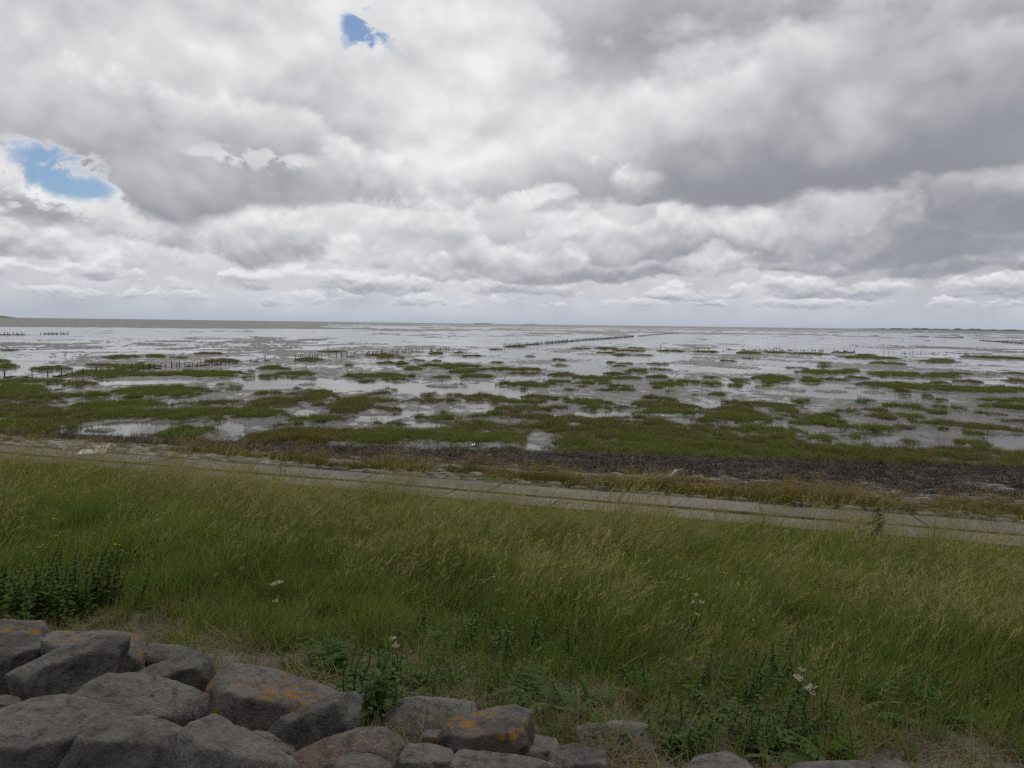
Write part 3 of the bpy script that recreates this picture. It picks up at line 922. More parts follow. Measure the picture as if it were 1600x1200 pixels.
def stone_shape(w, d, h):
    b = 0.22
    ring = []
    base = [(-1, -1), (0, -1.08), (1, -1), (1.06, 0), (1, 1), (0, 1.05), (-1, 1), (-1.05, 0)]
    base = [(x * random.uniform(.86, 1.06), y * random.uniform(.86, 1.06)) for x, y in base]
    vs = [(x * w / 2, y * d / 2, -h) for x, y in base] + [(x * w / 2, y * d / 2, -.03 * random.uniform(.5, 1.8)) for x, y in base]
    vs += [(x * w / 2 * (1 - b), y * d / 2 * (1 - b), random.uniform(.02, .06)) for x, y in base] + [(0, 0, .06)]
    fs = []
    for k in range(8):
        q = (k + 1) % 8
        fs += [(k, q, 8 + q, 8 + k), (8 + k, 8 + q, 16 + q, 16 + k), (16 + k, 16 + q, 24)]
    return vs, fs


shapes = [stone_shape(random.uniform(.48, .62), random.uniform(.36, .46), .2) for _ in range(8)]
smesh = []
for vs, fs in shapes:
    me = bpy.data.meshes.new('stone'); me.from_pydata(vs, [], fs); me.materials.append(m_sett); smesh.append(me)
rev = bpy.data.objects.new('revetment', None); COL.objects.link(rev)
tag(rev, 'sloping revetment of dark pitched stones between path and mud', None, None, 'structure')
spots = []
for j, t in enumerate(np.arange(20.75, 34.5, .44)):
    for s in np.arange(-58, 54, .60):
        s_ = s + (j % 2) * .3 + random.uniform(-.05, .05); t_ = t + random.uniform(-.05, .05)
        x, y = to_xy(s_, t_)
        if shore(s_, t_) > 31.3:
            continue
        if abs(x) > 1.0 * y + 7 or (t_ > 25 + 2.5 * float(fbm(s_ * .2, t_ * .3, 3, 71)) and random.random() < .72) or random.random() < .06:
            continue
        spots.append((x, y, s_, t_))
inview = [q for q in spots if abs(q[0]) < .74 * q[1] and q[3] < 26.5]
inview.sort(key=lambda q: q[1])
own = set(id(q) for q in inview[:300])
bv, bf = [], []
for q in spots:
    x, y, s_, t_ = q
    k = random.randrange(8); ang = DIKE_ROT + random.uniform(-.12, .12); z = float(dike_z(t_, s_)) + random.uniform(.0, .06)
    tx = -math.atan(.125) + random.uniform(-.06, .06); ty = random.uniform(-.07, .07)
    mtx = Matrix.Translation((x, y, z)) @ Matrix.Rotation(ang, 4, 'Z') @ Matrix.Rotation(tx, 4, 'X') @ Matrix.Rotation(ty, 4, 'Y')
    if id(q) in own:
        o = bpy.data.objects.new('stone', smesh[k]); COL.objects.link(o); o.parent = rev; o.matrix_local = mtx
    else:
        n0 = len(bv); M_ = np.array(mtx)
        vv = np.array(shapes[k][0]) @ M_[:3, :3].T + M_[:3, 3]
        bv.extend(vv); bf.extend([tuple(a + n0 for a in f) for f in shapes[k][1]])
o = mesh_obj('stones', bv, bf, m_sett, rev); o['kind'] = 'stuff'

# ------------------------------------------------------------------ washed-up weed and straw on the revetment
def wrack_clump(n, rad, flat):
    L = Leafy()
    for i in range(n):
        a = random.uniform(0, 6.283); r = rad * math.sqrt(random.random())
        L.blade((r * math.cos(a), r * math.sin(a), random.uniform(0, .09)), random.uniform(0, 6.283), random.uniform(1.1, 1.7), random.uniform(.12, .4), random.uniform(.015, .04), random.uniform(-.5, .5), 3, kind=1.0 if random.random() < .16 else 0.0)
    return L.build('clump', m_wrack, link=False)


srcs = [wrack_clump(26, .25, 1) for k in range(6)]
n = 44000
s = rng.uniform(-58, 54, n); t = rng.uniform(22.0, 33.4, n)
t = t + .168 * np.clip(s + 9, -24, 26) * sstep(t, 21.5, 31)
x, y = to_xy(s, t)
cov = np.interp(shore(s, t), [22, 23.5, 25, 28, 32, 33.4], [-.55, -.20, .3, .60, .45, -.2]) + 1.5 * fbm(s * .25, t * .6, 4, 81, .6) - .25 * sstep(-s, -4, 20) + .1
k = (rng.random(n) < np.clip(cov, 0, .8)) & (np.abs(x) < 1.0 * y + 8)
x, y, t = x[k], y[k], t[k]
q = rng.uniform(.6, 1.25, len(x))
scatter('wrack', np.stack([x, y, ground_z(x, y) + .03 + .05 * rng.random(len(x))], 1), np.stack([rng.normal(0, .1, len(x)), rng.normal(0, .1, len(x)), rng.uniform(-3, 3, len(x))], 1),
        np.stack([q, q, q], 1), rng.integers(0, 6, len(x)), srcs, 'dark washed-up seaweed and straw strewn over the revetment')

# verge of tan grasses between path and stones, and grass in the path joints
srcs = [tuft(34, .17, .16, .40, .012, .35, (.42, .05)).build('tuft', m_tan, link=False) for k in range(4)]
srcs += [tuft(26, .16, .20, .36, .011, .3, (.42, .05), heads=8, hh=(.35, .55)).build('tuft', m_tan, link=False) for k in range(3)]
srcs += [tuft(40, .12, .05, .14, .010, .6, (.1, .0)).build('tuft', m_tan, link=False) for k in range(2)]
n = 17000
s = rng.uniform(-58, 54, n); t = rng.normal(21.7, .75, n)
x, y = to_xy(s, t)
dn = fbm(s * .35, t * .9, 4, 91)
dens = np.clip(.12 + 1.4 * dn + .75 * sstep(s, -18, 2), 0, 1) * (t > 20.62) * (t < 24.2)
k = (rng.random(n) < dens) & (np.abs(x) < 1.0 * y + 8)
x, y, t, s, dn = x[k], y[k], t[k], s[k], dn[k]
q = (.72 + .9 * np.clip(dn + .2, 0, .6)) * rng.uniform(.7, 1.2, len(x))
ii = rng.integers(0, 7, len(x))
ns = 9000
s2 = rng.uniform(-60, 54, ns); t2 = np.where(rng.random(ns) < .55, rng.normal(18.63, .05, ns), np.where(rng.random(ns) < .6, rng.normal(20.45, .16, ns), rng.uniform(16.6, 20.4, ns)))
k = rng.random(ns) < np.clip(.45 + 1.4 * fbm(s2 * .25, t2 * .8, 3, 92), 0, 1) * np.where(np.abs(t2 - 18.63) < .2, 1, np.where(np.abs(t2 - 20.52) < .3, 1, np.interp(t2, [16.6, 18, 20.4], [.95, .5, .04])))
s2, t2 = s2[k], t2[k]
x2, y2 = to_xy(s2, t2)
q2 = rng.uniform(.5, 1.1, len(x2))
xx, yy, qq = np.concatenate([x, x2]), np.concatenate([y, y2]), np.concatenate([q, q2])
ii = np.concatenate([ii, rng.integers(7, 9, len(x2))])
_, tq = to_st(xx, yy)
zz_ = np.where(tq < 20.5, dike_z(tq) + .03, ground_z(xx, yy))
scatter('verge_grass', np.stack([xx, yy, zz_], 1), np.stack([xx * 0, xx * 0 + .05, rng.uniform(-.7, .7, len(xx))], 1), np.stack([qq, qq, qq], 1), ii, srcs,
        'tan and green grass tufts along the seaward edge of the path')

# ------------------------------------------------------------------ riprap boulders on the crest
def rock_material(name, ca, cb, lichen=0.0, warm=0.0):
    m, N = material(name)
    tc = N.node('ShaderNodeTexCoord').outputs['Object']
    geo = N.node('ShaderNodeNewGeometry'); nrm = N.xyz(geo.outputs['Normal'])
    rnd = N.node('ShaderNodeObjectInfo').outputs['Random']
    v = N.v('ADD', tc, N.comb(N.m('MULTIPLY', rnd, 40.0), 0.0, 0.0))
    n1 = N.noise(v, 3.2, 6, .62, .4); n2 = N.noise(v, 26, 5, .7); n3 = N.noise(v, 120, 2, .6)
    c = N.mix(N.smooth(N.m('MULTIPLY_ADD', N.m('SUBTRACT', rnd, .5), .3, n1), .33, .68), ca, cb)
    c = N.mix(N.smooth(n2, .42, .70, 0, .85), c, tuple(q * .45 for q in ca))
    c = N.mix(N.smooth(n3, .62, .74, 0, .30), c, (.22, .21, .195))
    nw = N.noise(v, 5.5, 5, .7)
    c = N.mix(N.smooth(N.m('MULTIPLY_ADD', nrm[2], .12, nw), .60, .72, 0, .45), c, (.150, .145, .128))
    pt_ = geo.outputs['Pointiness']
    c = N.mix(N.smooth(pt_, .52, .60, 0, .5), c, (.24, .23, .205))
    c = N.mix(N.smooth(pt_, .48, .42, 0, .6), c, tuple(q * .4 for q in ca))  # crevice shade painted into the rock colour: hollows go darker
    if warm:
        c = N.mix(N.smooth(N.noise(v, 2.6, 4, .6), .46, .62, 0, warm), c, (.125, .062, .045))
    if lichen:
        # crusty rosettes of many sizes, thickest on upward faces
        ragged = N.noise(v, 60, 5, .75)
        patch = N.noise(v, 3.0, 3, .6)
        for scl_, rad_, gate in ((9.0, .30, .50), (19.0, .30, .47)):
            vo = N.node('ShaderNodeTexVoronoi', feature='F1'); N.put(vo.inputs['Vector'], v); vo.inputs['Scale'].default_value = scl_
            dist = N.m('ADD', vo.outputs['Distance'], N.m('MULTIPLY', N.m('SUBTRACT', ragged, .5), .55))
            cell = N.xyz(vo.outputs['Color'])[0]
            on = N.m('MULTIPLY', N.smooth(dist, rad_ + .06, rad_ - .02), N.smooth(N.m('ADD', N.m('MULTIPLY_ADD', nrm[2], .10, patch), N.m('MULTIPLY', cell, .10)), gate + .16 - .10 * lichen, gate + .20 - .10 * lichen))
            c = N.mix(N.m('MULTIPLY', on, .85), c, N.mix(n2, (.15, .075, .014), (.26, .14, .03)))
    h = N.m('ADD', N.m('MULTIPLY', n1, .8), N.m('ADD', N.m('MULTIPLY', n2, .5), N.m('MULTIPLY', n3, .12)))
    finish(N, m, c, .9, .2, N.m('ADD', h, N.m('MULTIPLY', N.noise(v, 60, 4, .7), .35)), .05, 1.0)
    return m


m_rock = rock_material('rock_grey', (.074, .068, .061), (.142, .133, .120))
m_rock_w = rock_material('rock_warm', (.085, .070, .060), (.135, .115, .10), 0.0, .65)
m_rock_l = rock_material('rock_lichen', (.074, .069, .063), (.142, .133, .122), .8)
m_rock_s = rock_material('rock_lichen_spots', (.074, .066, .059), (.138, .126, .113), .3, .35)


def boulder(poly, lift, ridge, mat, label, seed, depth=1.0, slant=0.0, top=.35, zback=.1):
    """a quarried block whose outline from the crest is the polygon; ridge (0-1 of its height) divides the sloping top from the front"""
    R = random.Random(seed)
    poly = np.array(poly, float)
    cx, cy = (poly.min(0) + poly.max(0)) / 2
    p, k = on_dike(cx, cy, lift)
    sc = k / (FPX * np.linalg.norm(_f + _r * (cx - 800) / FPX + _u * (600 - cy) / FPX)) if False else k / np.linalg.norm(_f * FPX + _r * (cx - 800) + _u * (600 - cy))
    d = pdir(cx, cy)
    ax = _r - d * np.dot(_r, d); ax /= np.linalg.norm(ax)
    az = np.cross(ax, d); az /= np.linalg.norm(az)
    if az[2] < 0:
        az = -az
    poly = (cx, cy) + (poly - (cx, cy)) * 1.06
    q = (poly - (cx, cy)) * sc; q[:, 1] *= -1          # metres, x right, z up in the picture plane
    w, h = np.ptp(q[:, 0]), np.ptp(q[:, 1])
    D = .42 * min(w, h * 1.3) * depth
    if np.sum(q[:, 0] * np.roll(q[:, 1], -1) - np.roll(q[:, 0], -1) * q[:, 1]) < 0:
        q = q[::-1]
    planes = []
    for i in range(len(q)):
        e = q[(i + 1) % len(q)] - q[i]
        nn = np.array([e[1], -e[0]]); L_ = np.linalg.norm(nn)
        if L_ < 1e-6:
            continue
        nn /= L_
        dist = float(np.dot(nn, q[i]))
        n3 = np.array([nn[0], R.uniform(.0, .30), nn[1]])
        n3 /= np.linalg.norm(n3)
        planes.append((n3, max(dist, .02) * 1.0))
    zr = -h / 2 + h * ridge
    rp = np.array([0, -D, zr])
    sl = np.array([math.cos(slant), 0, math.sin(slant)])
    for nrm in (np.array([0, -top, 1.0]), np.array([R.uniform(-.12, .12), -1.0, -.18])):
        nn = nrm - sl * np.dot(nrm, sl); nn /= np.linalg.norm(nn)
        planes.append((nn, max(float(np.dot(nn, rp)), .03)))
    for nrm in ((.75, -1, .1), (-.75, -1, .1), (.1, 1, .2), (R.uniform(-.6, .6), -1, .5)):
        nn = np.array(nrm, float); nn /= np.linalg.norm(nn)
        planes.append((nn, D * R.uniform(.92, 1.15) + .22 * abs(nn[0]) * w))
    corners = np.array([(a_, b_, c_) for a_ in (-w / 2, w / 2) for b_ in (-D, D) for c_ in (-h / 2, h / 2)]) * .72
    for _k in range(7):
        nn = np.array([R.gauss(0, 1), R.gauss(-.5, .8), R.gauss(.15, .8)]); nn /= np.linalg.norm(nn)
        planes.append((nn, float((corners @ nn).max()) * R.uniform(.88, 1.08)))
    bm = bmesh.new()
    bmesh.ops.create_icosphere(bm, subdivisions=5, radius=1.0)
    dirs = np.array([v.co for v in bm.verts])
    faces = np.array([[v.index for v in f.verts] for f in bm.faces])
    bm.free()
    rad = np.zeros(len(dirs))
    pw = 140.0
    for nn, dist in planes:
        c_ = np.maximum(dirs @ nn, 1e-4) / dist
        rad += c_ ** pw
    rad = rad ** (-1 / pw)
    P = dirs * rad[:, None]
    size = min(w, h)
    # broken, weathered surface
    nz = np.zeros(len(P)); a = .024 * size; fq = 2.8 / size
    off = R.uniform(0, 50)
    for o_ in range(5):
        nz += a * (fbm(P[:, 0] * fq + off + P[:, 1] * fq * .7, P[:, 2] * fq - off + P[:, 1] * fq * .6, 1, seed + o_) + .6 * fbm(P[:, 1] * fq + off, P[:, 0] * fq * .8 - P[:, 2] * fq, 1, seed + 9 + o_))
        a *= .55; fq *= 2.1
    # a few flaked-off chips
    for c_i in range(5):
        dd = np.array([R.gauss(0, 1), R.gauss(-.6, .7), R.gauss(.2, .8)]); dd /= np.linalg.norm(dd)
        mm = (P @ dd); lim = np.quantile(mm, R.uniform(.955, .988))
        over = np.maximum(mm - lim, 0)
        P = P - dd[None, :] * over[:, None] * .7
    P = P + dirs * nz[:, None]
    Wd = P[:, 0:1] * ax + P[:, 1:2] * d + P[:, 2:3] * az
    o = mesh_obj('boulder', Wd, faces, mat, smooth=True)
    o.location = p
    tag(o, label, 'boulder', 'riprap boulders along the dike crest')
    return o


ROCKS = [
    ([(-60, 968), (-20, 958), (40, 962), (70, 982), (72, 1015), (30, 1030), (-60, 1030)], .15, .55, m_rock_l, 'boulder capped with orange lichen, farthest left beside the dark nettles', 1, .9, 0, .3),
    ([(-50, 1005), (0, 990), (36, 988), (51, 1000), (49, 1030), (25, 1068), (-50, 1070)], .22, .55, m_rock, 'rounded grey boulder at the left edge below the lichen-capped one', 2, 1, .1, .4),
    ([(38, 1012), (70, 1008), (92, 1012), (95, 1045), (36, 1045)], .08, .6, m_rock, 'small dark boulder sunk in the gap between three larger ones at the left', 3, .8, 0, .3),
    ([(82, 978), (140, 971), (172, 978), (205, 992), (224, 1005), (222, 1040), (210, 1056), (90, 1050), (82, 1000)], .25, .55, m_rock_l, 'broad boulder with orange lichen on its top, behind the long wedge-shaped one', 4, .8, 0, .3),
    ([(30, 1050), (60, 1032), (140, 1000), (170, 996), (184, 1015), (180, 1070), (80, 1084), (45, 1080)], .26, .62, m_rock, 'long wedge-shaped grey boulder with a sloping pale upper face', 5, .9, .38, .55),
    ([(222, 1030), (228, 1008), (270, 1006), (300, 1018), (320, 1032), (300, 1052), (222, 1056)], .12, .5, m_rock, 'low grey boulder at the grass edge beside the bare soil', 6, .8, 0, .5),
    ([(212, 1055), (240, 1040), (290, 1024), (318, 1028), (330, 1060), (318, 1095), (300, 1098), (240, 1075)], .2, .62, m_rock, 'slanting grey boulder leaning against the low one at the grass edge', 7, .9, .3, .5),
    ([(325, 1100), (332, 1045), (345, 1037), (400, 1040), (470, 1052), (522, 1075), (520, 1110), (440, 1150), (360, 1148)], .27, .50, m_rock_s, 'big blocky boulder with ochre lichen spots near its right top edge', 8, 1.0, -.15, .35),
    ([(80, 1088), (110, 1070), (160, 1056), (205, 1054), (260, 1066), (320, 1090), (360, 1108), (365, 1132), (250, 1150), (120, 1130)], .3, .35, m_rock, 'large flat-topped slab boulder in the middle of the left heap', 9, .9, -.05, .9),
    ([(0, 1100), (20, 1080), (60, 1080), (120, 1092), (190, 1104), (240, 1118), (215, 1150), (120, 1180), (0, 1150)], .38, .38, m_rock, 'long grey slab boulder lying in front of the flat-topped one', 10, .8, -.12, .8),
    ([(-40, 1160), (0, 1128), (40, 1100), (90, 1112), (135, 1140), (150, 1185), (140, 1260), (-40, 1270)], .46, .6, m_rock, 'very large boulder in the bottom left corner', 11, 1.0, .2, .5),
    ([(122, 1190), (135, 1140), (165, 1118), (225, 1112), (262, 1135), (272, 1180), (275, 1260), (130, 1260)], .48, .66, m_rock, 'dark steep-fronted boulder at the bottom between two larger ones', 12, .8, 0, .45),
    ([(270, 1190), (285, 1155), (325, 1124), (345, 1130), (400, 1165), (440, 1195), (450, 1260), (275, 1260)], .42, .6, m_rock, 'pointed boulder like a small pyramid at the bottom edge', 13, 1.0, -.25, .5),
    ([(-14, 1092), (8, 1084), (26, 1090), (30, 1112), (16, 1124), (-14, 1124)], .2, .5, m_rock, 'fist-like small boulder at the left edge', 14, .9, 0, .4),
    ([(372, 1160), (392, 1143), (425, 1148), (460, 1170), (455, 1195), (390, 1200)], .25, .55, m_rock, 'dark low boulder behind the pointed one', 15, .9, -.2, .4),
    ([(420, 1148), (450, 1120), (500, 1098), (545, 1086), (556, 1094), (553, 1140), (500, 1170), (440, 1172), (424, 1160)], .28, .68, m_rock, 'wedge boulder with a bright slanting top and shadowed front', 16, .9, .42, .5),
    ([(436, 1195), (500, 1160), (560, 1140), (605, 1140), (630, 1160), (626, 1190), (560, 1225), (440, 1225)], .3, .45, m_rock_w, 'reddish brown slab boulder at the bottom centre left', 17, .8, .3, .9),
    ([(600, 1110), (625, 1092), (690, 1086), (750, 1096), (760, 1130), (735, 1165), (640, 1170), (604, 1150)], .06, .35, m_rock, 'broad flat grey rock bedded level in the soil', 18, .5, 0, 1.1),
    ([(656, 1150), (668, 1140), (688, 1142), (694, 1160), (684, 1174), (660, 1172)], .16, .55, m_rock_l, 'small cube-like stone with an orange lichen cap', 19, 1, 0, .4),
    ([(690, 1160), (690, 1135), (715, 1120), (765, 1106), (810, 1102), (830, 1115), (838, 1160), (815, 1182), (720, 1180)], .26, .45, m_rock_s, 'big rounded boulder with lichen spots at its right upper corner', 20, 1.0, .12, .5),
    ([(596, 1195), (618, 1168), (655, 1158), (712, 1174), (716, 1225), (600, 1225)], .22, .5, m_rock, 'grey boulder at the bottom edge beside the reddish slab', 21, .8, 0, .5),
    ([(668, 1195), (690, 1178), (740, 1174), (810, 1184), (868, 1196), (870, 1240), (668, 1240)], .3, .5, m_rock, 'wide pale boulder cut off by the bottom edge, below the big rounded one', 22, .8, 0, .7),
    ([(520, 1205), (530, 1184), (560, 1178), (596, 1186), (616, 1210), (600, 1240), (525, 1240)], .36, .55, m_rock, 'small rounded boulder in front of the reddish slab', 23, 1, 0, .4),
    ([(800, 1180), (812, 1154), (838, 1145), (868, 1152), (876, 1184), (845, 1205), (800, 1202)], .18, .5, m_rock, 'small grey boulder right of the big rounded one', 24, .9, 0, .5),
    ([(850, 1195), (866, 1170), (905, 1162), (945, 1178), (958, 1225), (850, 1225)], .2, .5, m_rock, 'grey boulder at the bottom edge beside a dry grass tuft', 25, .9, 0, .5),
    ([(878, 1150), (898, 1128), (960, 1122), (1015, 1136), (1030, 1175), (1010, 1215), (890, 1215)], .015, .3, m_rock, 'flat grey rock bedded in the soil right of the dry grass tuft', 26, .5, 0, 1.1),
    ([(1070, 1208), (1092, 1186), (1140, 1176), (1168, 1184), (1176, 1240), (1070, 1240)], .2, .55, m_rock, 'grey boulder at the bottom edge below the bushy dark weed', 27, .9, 0, .5),
    ([(1218, 1215), (1235, 1192), (1290, 1190), (1350, 1192), (1382, 1206), (1380, 1240), (1220, 1240)], .2, .55, m_rock, 'rightmost boulder, only its pale top showing at the bottom edge', 28, .8, 0, .6),
]
for args in ROCKS:
    boulder(*args)

# ------------------------------------------------------------------ groynes of wooden posts and brushwood in the mud
m_post = plain('weathered_post', (.062, .054, .046), .8, .25, .35, 9.0, .02)
m_brush = plain('brushwood', (.075, .062, .050), .85, .2, .35, 5.0, .02)


def post_mesh(r, h):
    vs, fs = [], []
    lean = (random.uniform(-.08, .08), random.uniform(-.08, .08))
    for q, rr in ((-.5, 1.0), (.45, 1.0), (.93, .92), (1.0, .62)):
        for k in range(6):
            a = k * math.pi / 3
            vs.append((r * rr * math.cos(a) + lean[0] * q * h, r * rr * math.sin(a) + lean[1] * q * h, q * h + (random.uniform(-.03, .03) if q == 1.0 else 0)))
    for j in range(3):
        for k in range(6):
            fs.append((j * 6 + k, j * 6 + (k + 1) % 6, j * 6 + 6 + (k + 1) % 6, j * 6 + 6 + k))
    fs.append(tuple(range(18, 24)))
    me = bpy.data.meshes.new('post'); me.from_pydata(vs, [], fs); me.materials.append(m_post)
    return me


POSTS = [post_mesh(random.uniform(.055, .08), random.uniform(.65, 1.05)) for _ in range(9)]


def groyne(label, segs, gap, pairs, brush, size=1.0):
    """segs: stretches of the row in the photo, (x0, y0, x1, y1, chance of a post)"""
    root = bpy.data.objects.new('groyne', None); COL.objects.link(root)
    A0 = at(segs[0][0], segs[0][1]); root.location = A0
    tag(root, label, 'groyne', 'rows of wooden posts in the mud')
    bvs, bfs = [], []
    for x0, y0, x1, y1, ch in segs:
        A, Bq = at(x0, y0), at(x1, y1)
        L_ = np.linalg.norm(Bq - A); u_ = (Bq - A) / L_; nrm = np.array([-u_[1], u_[0], 0])
        for i in range(int(L_ / gap) + 1):
            for side in ((-.28, .28) if pairs else (0,)):
                if random.random() > ch:
                    continue
                p = A + u_ * (i * gap + random.uniform(-.25, .25) * gap) + nrm * (side + random.uniform(-.07, .07)) - A0
                o = bpy.data.objects.new('post', random.choice(POSTS)); COL.objects.link(o); o.parent = root
                o.location = p; o.rotation_euler = (0, 0, random.uniform(0, 6.28)); k = random.uniform(.75, 1.15) * size
                o.scale = (size * random.uniform(.8, 1.1), size * random.uniform(.8, 1.1), k)
        if brush > 0:
            # bundles of twigs held between the posts, sagging and broken in places
            step = max(gap * .5, .5); m_ = int(L_ / step)
            for i in range(m_):
                if random.random() > min(.95, brush * (.5 + ch)):
                    continue
                for tw in range(3):
                    a = A + u_ * (i * step) + nrm * random.uniform(-.22, .22) - A0
                    b = a + u_ * step * random.uniform(1.0, 1.9) + nrm * random.uniform(-.1, .1)
                    z = random.uniform(.05, .42) * size * brush; r = random.uniform(.04, .09) * size
                    n0 = len(bvs)
                    for pt_, zz2 in ((a, z), (b, z + random.uniform(-.08, .08))):
                        for k in range(4):
                            bvs.append(pt_ + nrm * r * math.cos(k * 1.571) + np.array([0, 0, max(zz2, .03) + r * math.sin(k * 1.571)]))
                    for k in range(4):
                        bfs.append((n0 + k, n0 + (k + 1) % 4, n0 + 4 + (k + 1) % 4, n0 + 4 + k))
                    bfs += [(n0 + 3, n0 + 2, n0 + 1, n0), (n0 + 4, n0 + 5, n0 + 6, n0 + 7)]
    if bvs:
        o = mesh_obj('brushwood', bvs, bfs, m_brush, root); o['kind'] = 'stuff'
    return root


groyne('row of short weathered posts crossing the left marsh islands', [(8, 591, 56, 589, .35), (74, 589, 100, 588, .8), (115, 588, 170, 582, .55), (170, 582, 235, 578, .75), (235, 577, 300, 573, .9), (300, 573, 375, 568, .85)], .75, False, .3, .95)
groyne('broken row of thin posts at centre left beyond the green islands', [(392, 566, 420, 564, .6), (463, 563, 505, 560, .9), (515, 559, 560, 557, .7), (570, 555, 622, 552, .85), (630, 551, 655, 550, .8), (672, 549, 706, 546, .6)], .85, False, .12)
groyne('dark dense row of posts at the far left edge', [(0, 523, 40, 523, .9), (64, 522, 108, 522, .9)], 1.3, True, .5, 1.15)
groyne('long row of posts running obliquely out to sea in the centre', [(788, 542, 810, 540, .9), (810, 540, 850, 537, .75), (850, 537, 905, 532, .8), (905, 532, 950, 529, .85), (950, 529, 990, 526, .9)], 1.5, True, .55, 1.0)
groyne('faint continuation of the oblique row reaching towards the horizon', [(996, 525.5, 1030, 522.5, .6), (1030, 522.5, 1070, 519.6, .5)], 6.0, False, .8, 1.0)
groyne('long straight row of posts in open water at centre right', [(1085, 545, 1110, 545, .7), (1124, 545.5, 1155, 546, .8), (1160, 546, 1200, 547, .8), (1203, 547, 1270, 548, .85), (1270, 548, 1336, 549, .85)], .95, False, .2, .85)
groyne('gappy row of posts in open water near the right edge', [(1382, 551, 1400, 551.5, .8), (1403, 552, 1430, 552.5, .8), (1440, 552, 1475, 553, .7), (1480, 553, 1514, 554, .65)], .95, False, .1, .8)
groyne('far dark brushwood groyne at the right edge', [(1530, 532, 1600, 537, .6), (1600, 537, 1660, 540, .6)], 2.2, True, .9, 1.1)
groyne('farthest low brushwood groyne on the right below the horizon', [(1430, 525.5, 1505, 528.5, .4)], 5, True, .9, 1.2)
groyne('thin far line of stakes at right of centre', [(1145, 527.5, 1250, 529.5, .6), (1280, 529.5, 1480, 533, .5)], 4.0, False, .15, 1.0)
p_ = at(1032, 544)
o = bpy.data.objects.new('marker_post', POSTS[0]); COL.objects.link(o); o.location = p_; o.scale = (1, 1, 1.4)
tag(o, 'single taller post standing alone in the open flat right of the oblique row', 'post')

# ------------------------------------------------------------------ far land on the horizon
m_dune = plain('far_dune', (.12, .13, .10), .9, .1, .2, .01)
m_spit = plain('far_land', (.11, .12, .10), .9, .1, .2, .01)


def ridge(name, x0, x1, dist, hmax, label, mat, seed, ends=.2):
    n = 160; vs = []; fs = []
    for i in range(n):
        q = i / (n - 1)
        d = pdir(x0 + (x1 - x0) * q, 515)
        dd = np.array([d[0], d[1]]) / math.hypot(d[0], d[1])
        h = hmax * sstep(q, 0, ends) * sstep(1 - q, 0, ends) * (.45 + .75 * abs(float(fbm(q * 14, seed, 4, seed))) + .35 * float(fbm(q * 40, seed, 2, seed + 1)))
        h = max(h, .3)
        for rr, hh in ((0, -6), (25, h * .7), (60, h), (130, h * .6), (240, -6)):
            vs.append((*(dd * (dist + rr)), hh))
    for i in range(n - 1):
        for k in range(4):
            a = i * 5 + k
            fs.append((a, a + 5, a + 6, a + 1))
    o = mesh_obj(name, vs, fs, mat, smooth=True)
    tag(o, label, None, None, 'structure')


ridge('hills', 1290, 1720, 9000, 26, 'low bluish dunes of a distant island at the right of the horizon', m_dune, 3, .35)
ridge('land', -160, 34, 7000, 30, 'low wooded coast at the left end of the horizon', m_dune, 5, .15)
ridge('shoal', 735, 775, 9500, 16, 'faint low island in the middle of the horizon', m_dune, 8, .3)
ridge('headland', 815, 842, 9500, 12, 'tiny faint hump on the middle horizon', m_dune, 9, .3)

# ------------------------------------------------------------------ foreground plants
def pinnate(L, base, az, elev, length, pairs=8, w=.05, kind=0.0):
    d = np.array([math.cos(az) * math.cos(elev), math.sin(az) * math.cos(elev), math.sin(elev)]); p = np.array(base, float)
    pts = [p.copy()]; n = pairs
    for i in range(n):
        d = d + np.array([.05, .0, -.9 / n]) * .9; d /= np.linalg.norm(d); p = p + d * length / n; pts.append(p.copy())
        side = np.cross(d, (0, 0, 1)); side /= np.linalg.norm(side) + 1e-6
        q = i / n; ll = w * (math.sin(math.pi * min(q + .18, 1)) + .15)
        for sg in (-1, 1):
            L.leaf(p, d * .55 + side * sg, np.array([0, 0, 1.0]), ll, ll * .38, .35, kind, 3)
    L.leaf(p, d, np.array([0, 0, 1.0]), w, w * .4, .3, kind, 3)
    L.tube(pts[::2] + [pts[-1]], .004, .0015, kind)


def fern_clump(n, hgt, kind=0):
    L = Leafy()
    for i in range(n):
        pinnate(L, (random.gauss(0, .05), random.gauss(0, .05), 0), random.uniform(0, 6.283), random.uniform(.5, 1.3), hgt * random.uniform(.6, 1.15), 7, .062)
    return L


def broad_clump(n, ln, w):
    L = Leafy()
    for i in range(n):
        a = random.uniform(0, 6.283); e = random.uniform(.4, 1.35)
        L.leaf((random.gauss(0, .04), random.gauss(0, .04), 0), (math.cos(a) * math.cos(e), math.sin(a) * math.cos(e), math.sin(e)), np.array([0, 0, 1.0]), ln * random.uniform(.6, 1.2), w * random.uniform(.7, 1.2), .9, 0, 4, .1, .9)
    return L


def leafy_stem(L, base, hgt, lean, n, lw, ll, droop=.5):
    az = random.uniform(0, 6.283); p = np.array(base, float); pts = []
    for i in range(6):
        q = i / 5
        pts.append(p + np.array([lean[0] * q * q * hgt + .02 * math.sin(q * 5 + az), lean[1] * q * q * hgt + .02 * math.cos(q * 4 + az), q * hgt]))
    L.tube(pts, .006, .003, 0.3)
    for i in range(n):
        q = .12 + .86 * i / n; k = min(int(q * 5), 4); f_ = q * 5 - k
        b = pts[k] * (1 - f_) + pts[k + 1] * f_
        a = az + i * 2.4; e = random.uniform(.0, .7)
        L.leaf(b, (math.cos(a) * math.cos(e), math.sin(a) * math.cos(e), math.sin(e)), np.array([0, 0, 1.0]), ll * (1.15 - .6 * q) * random.uniform(.8, 1.2), lw * (1.1 - .5 * q), droop, 0, 4)
    return pts[-1]


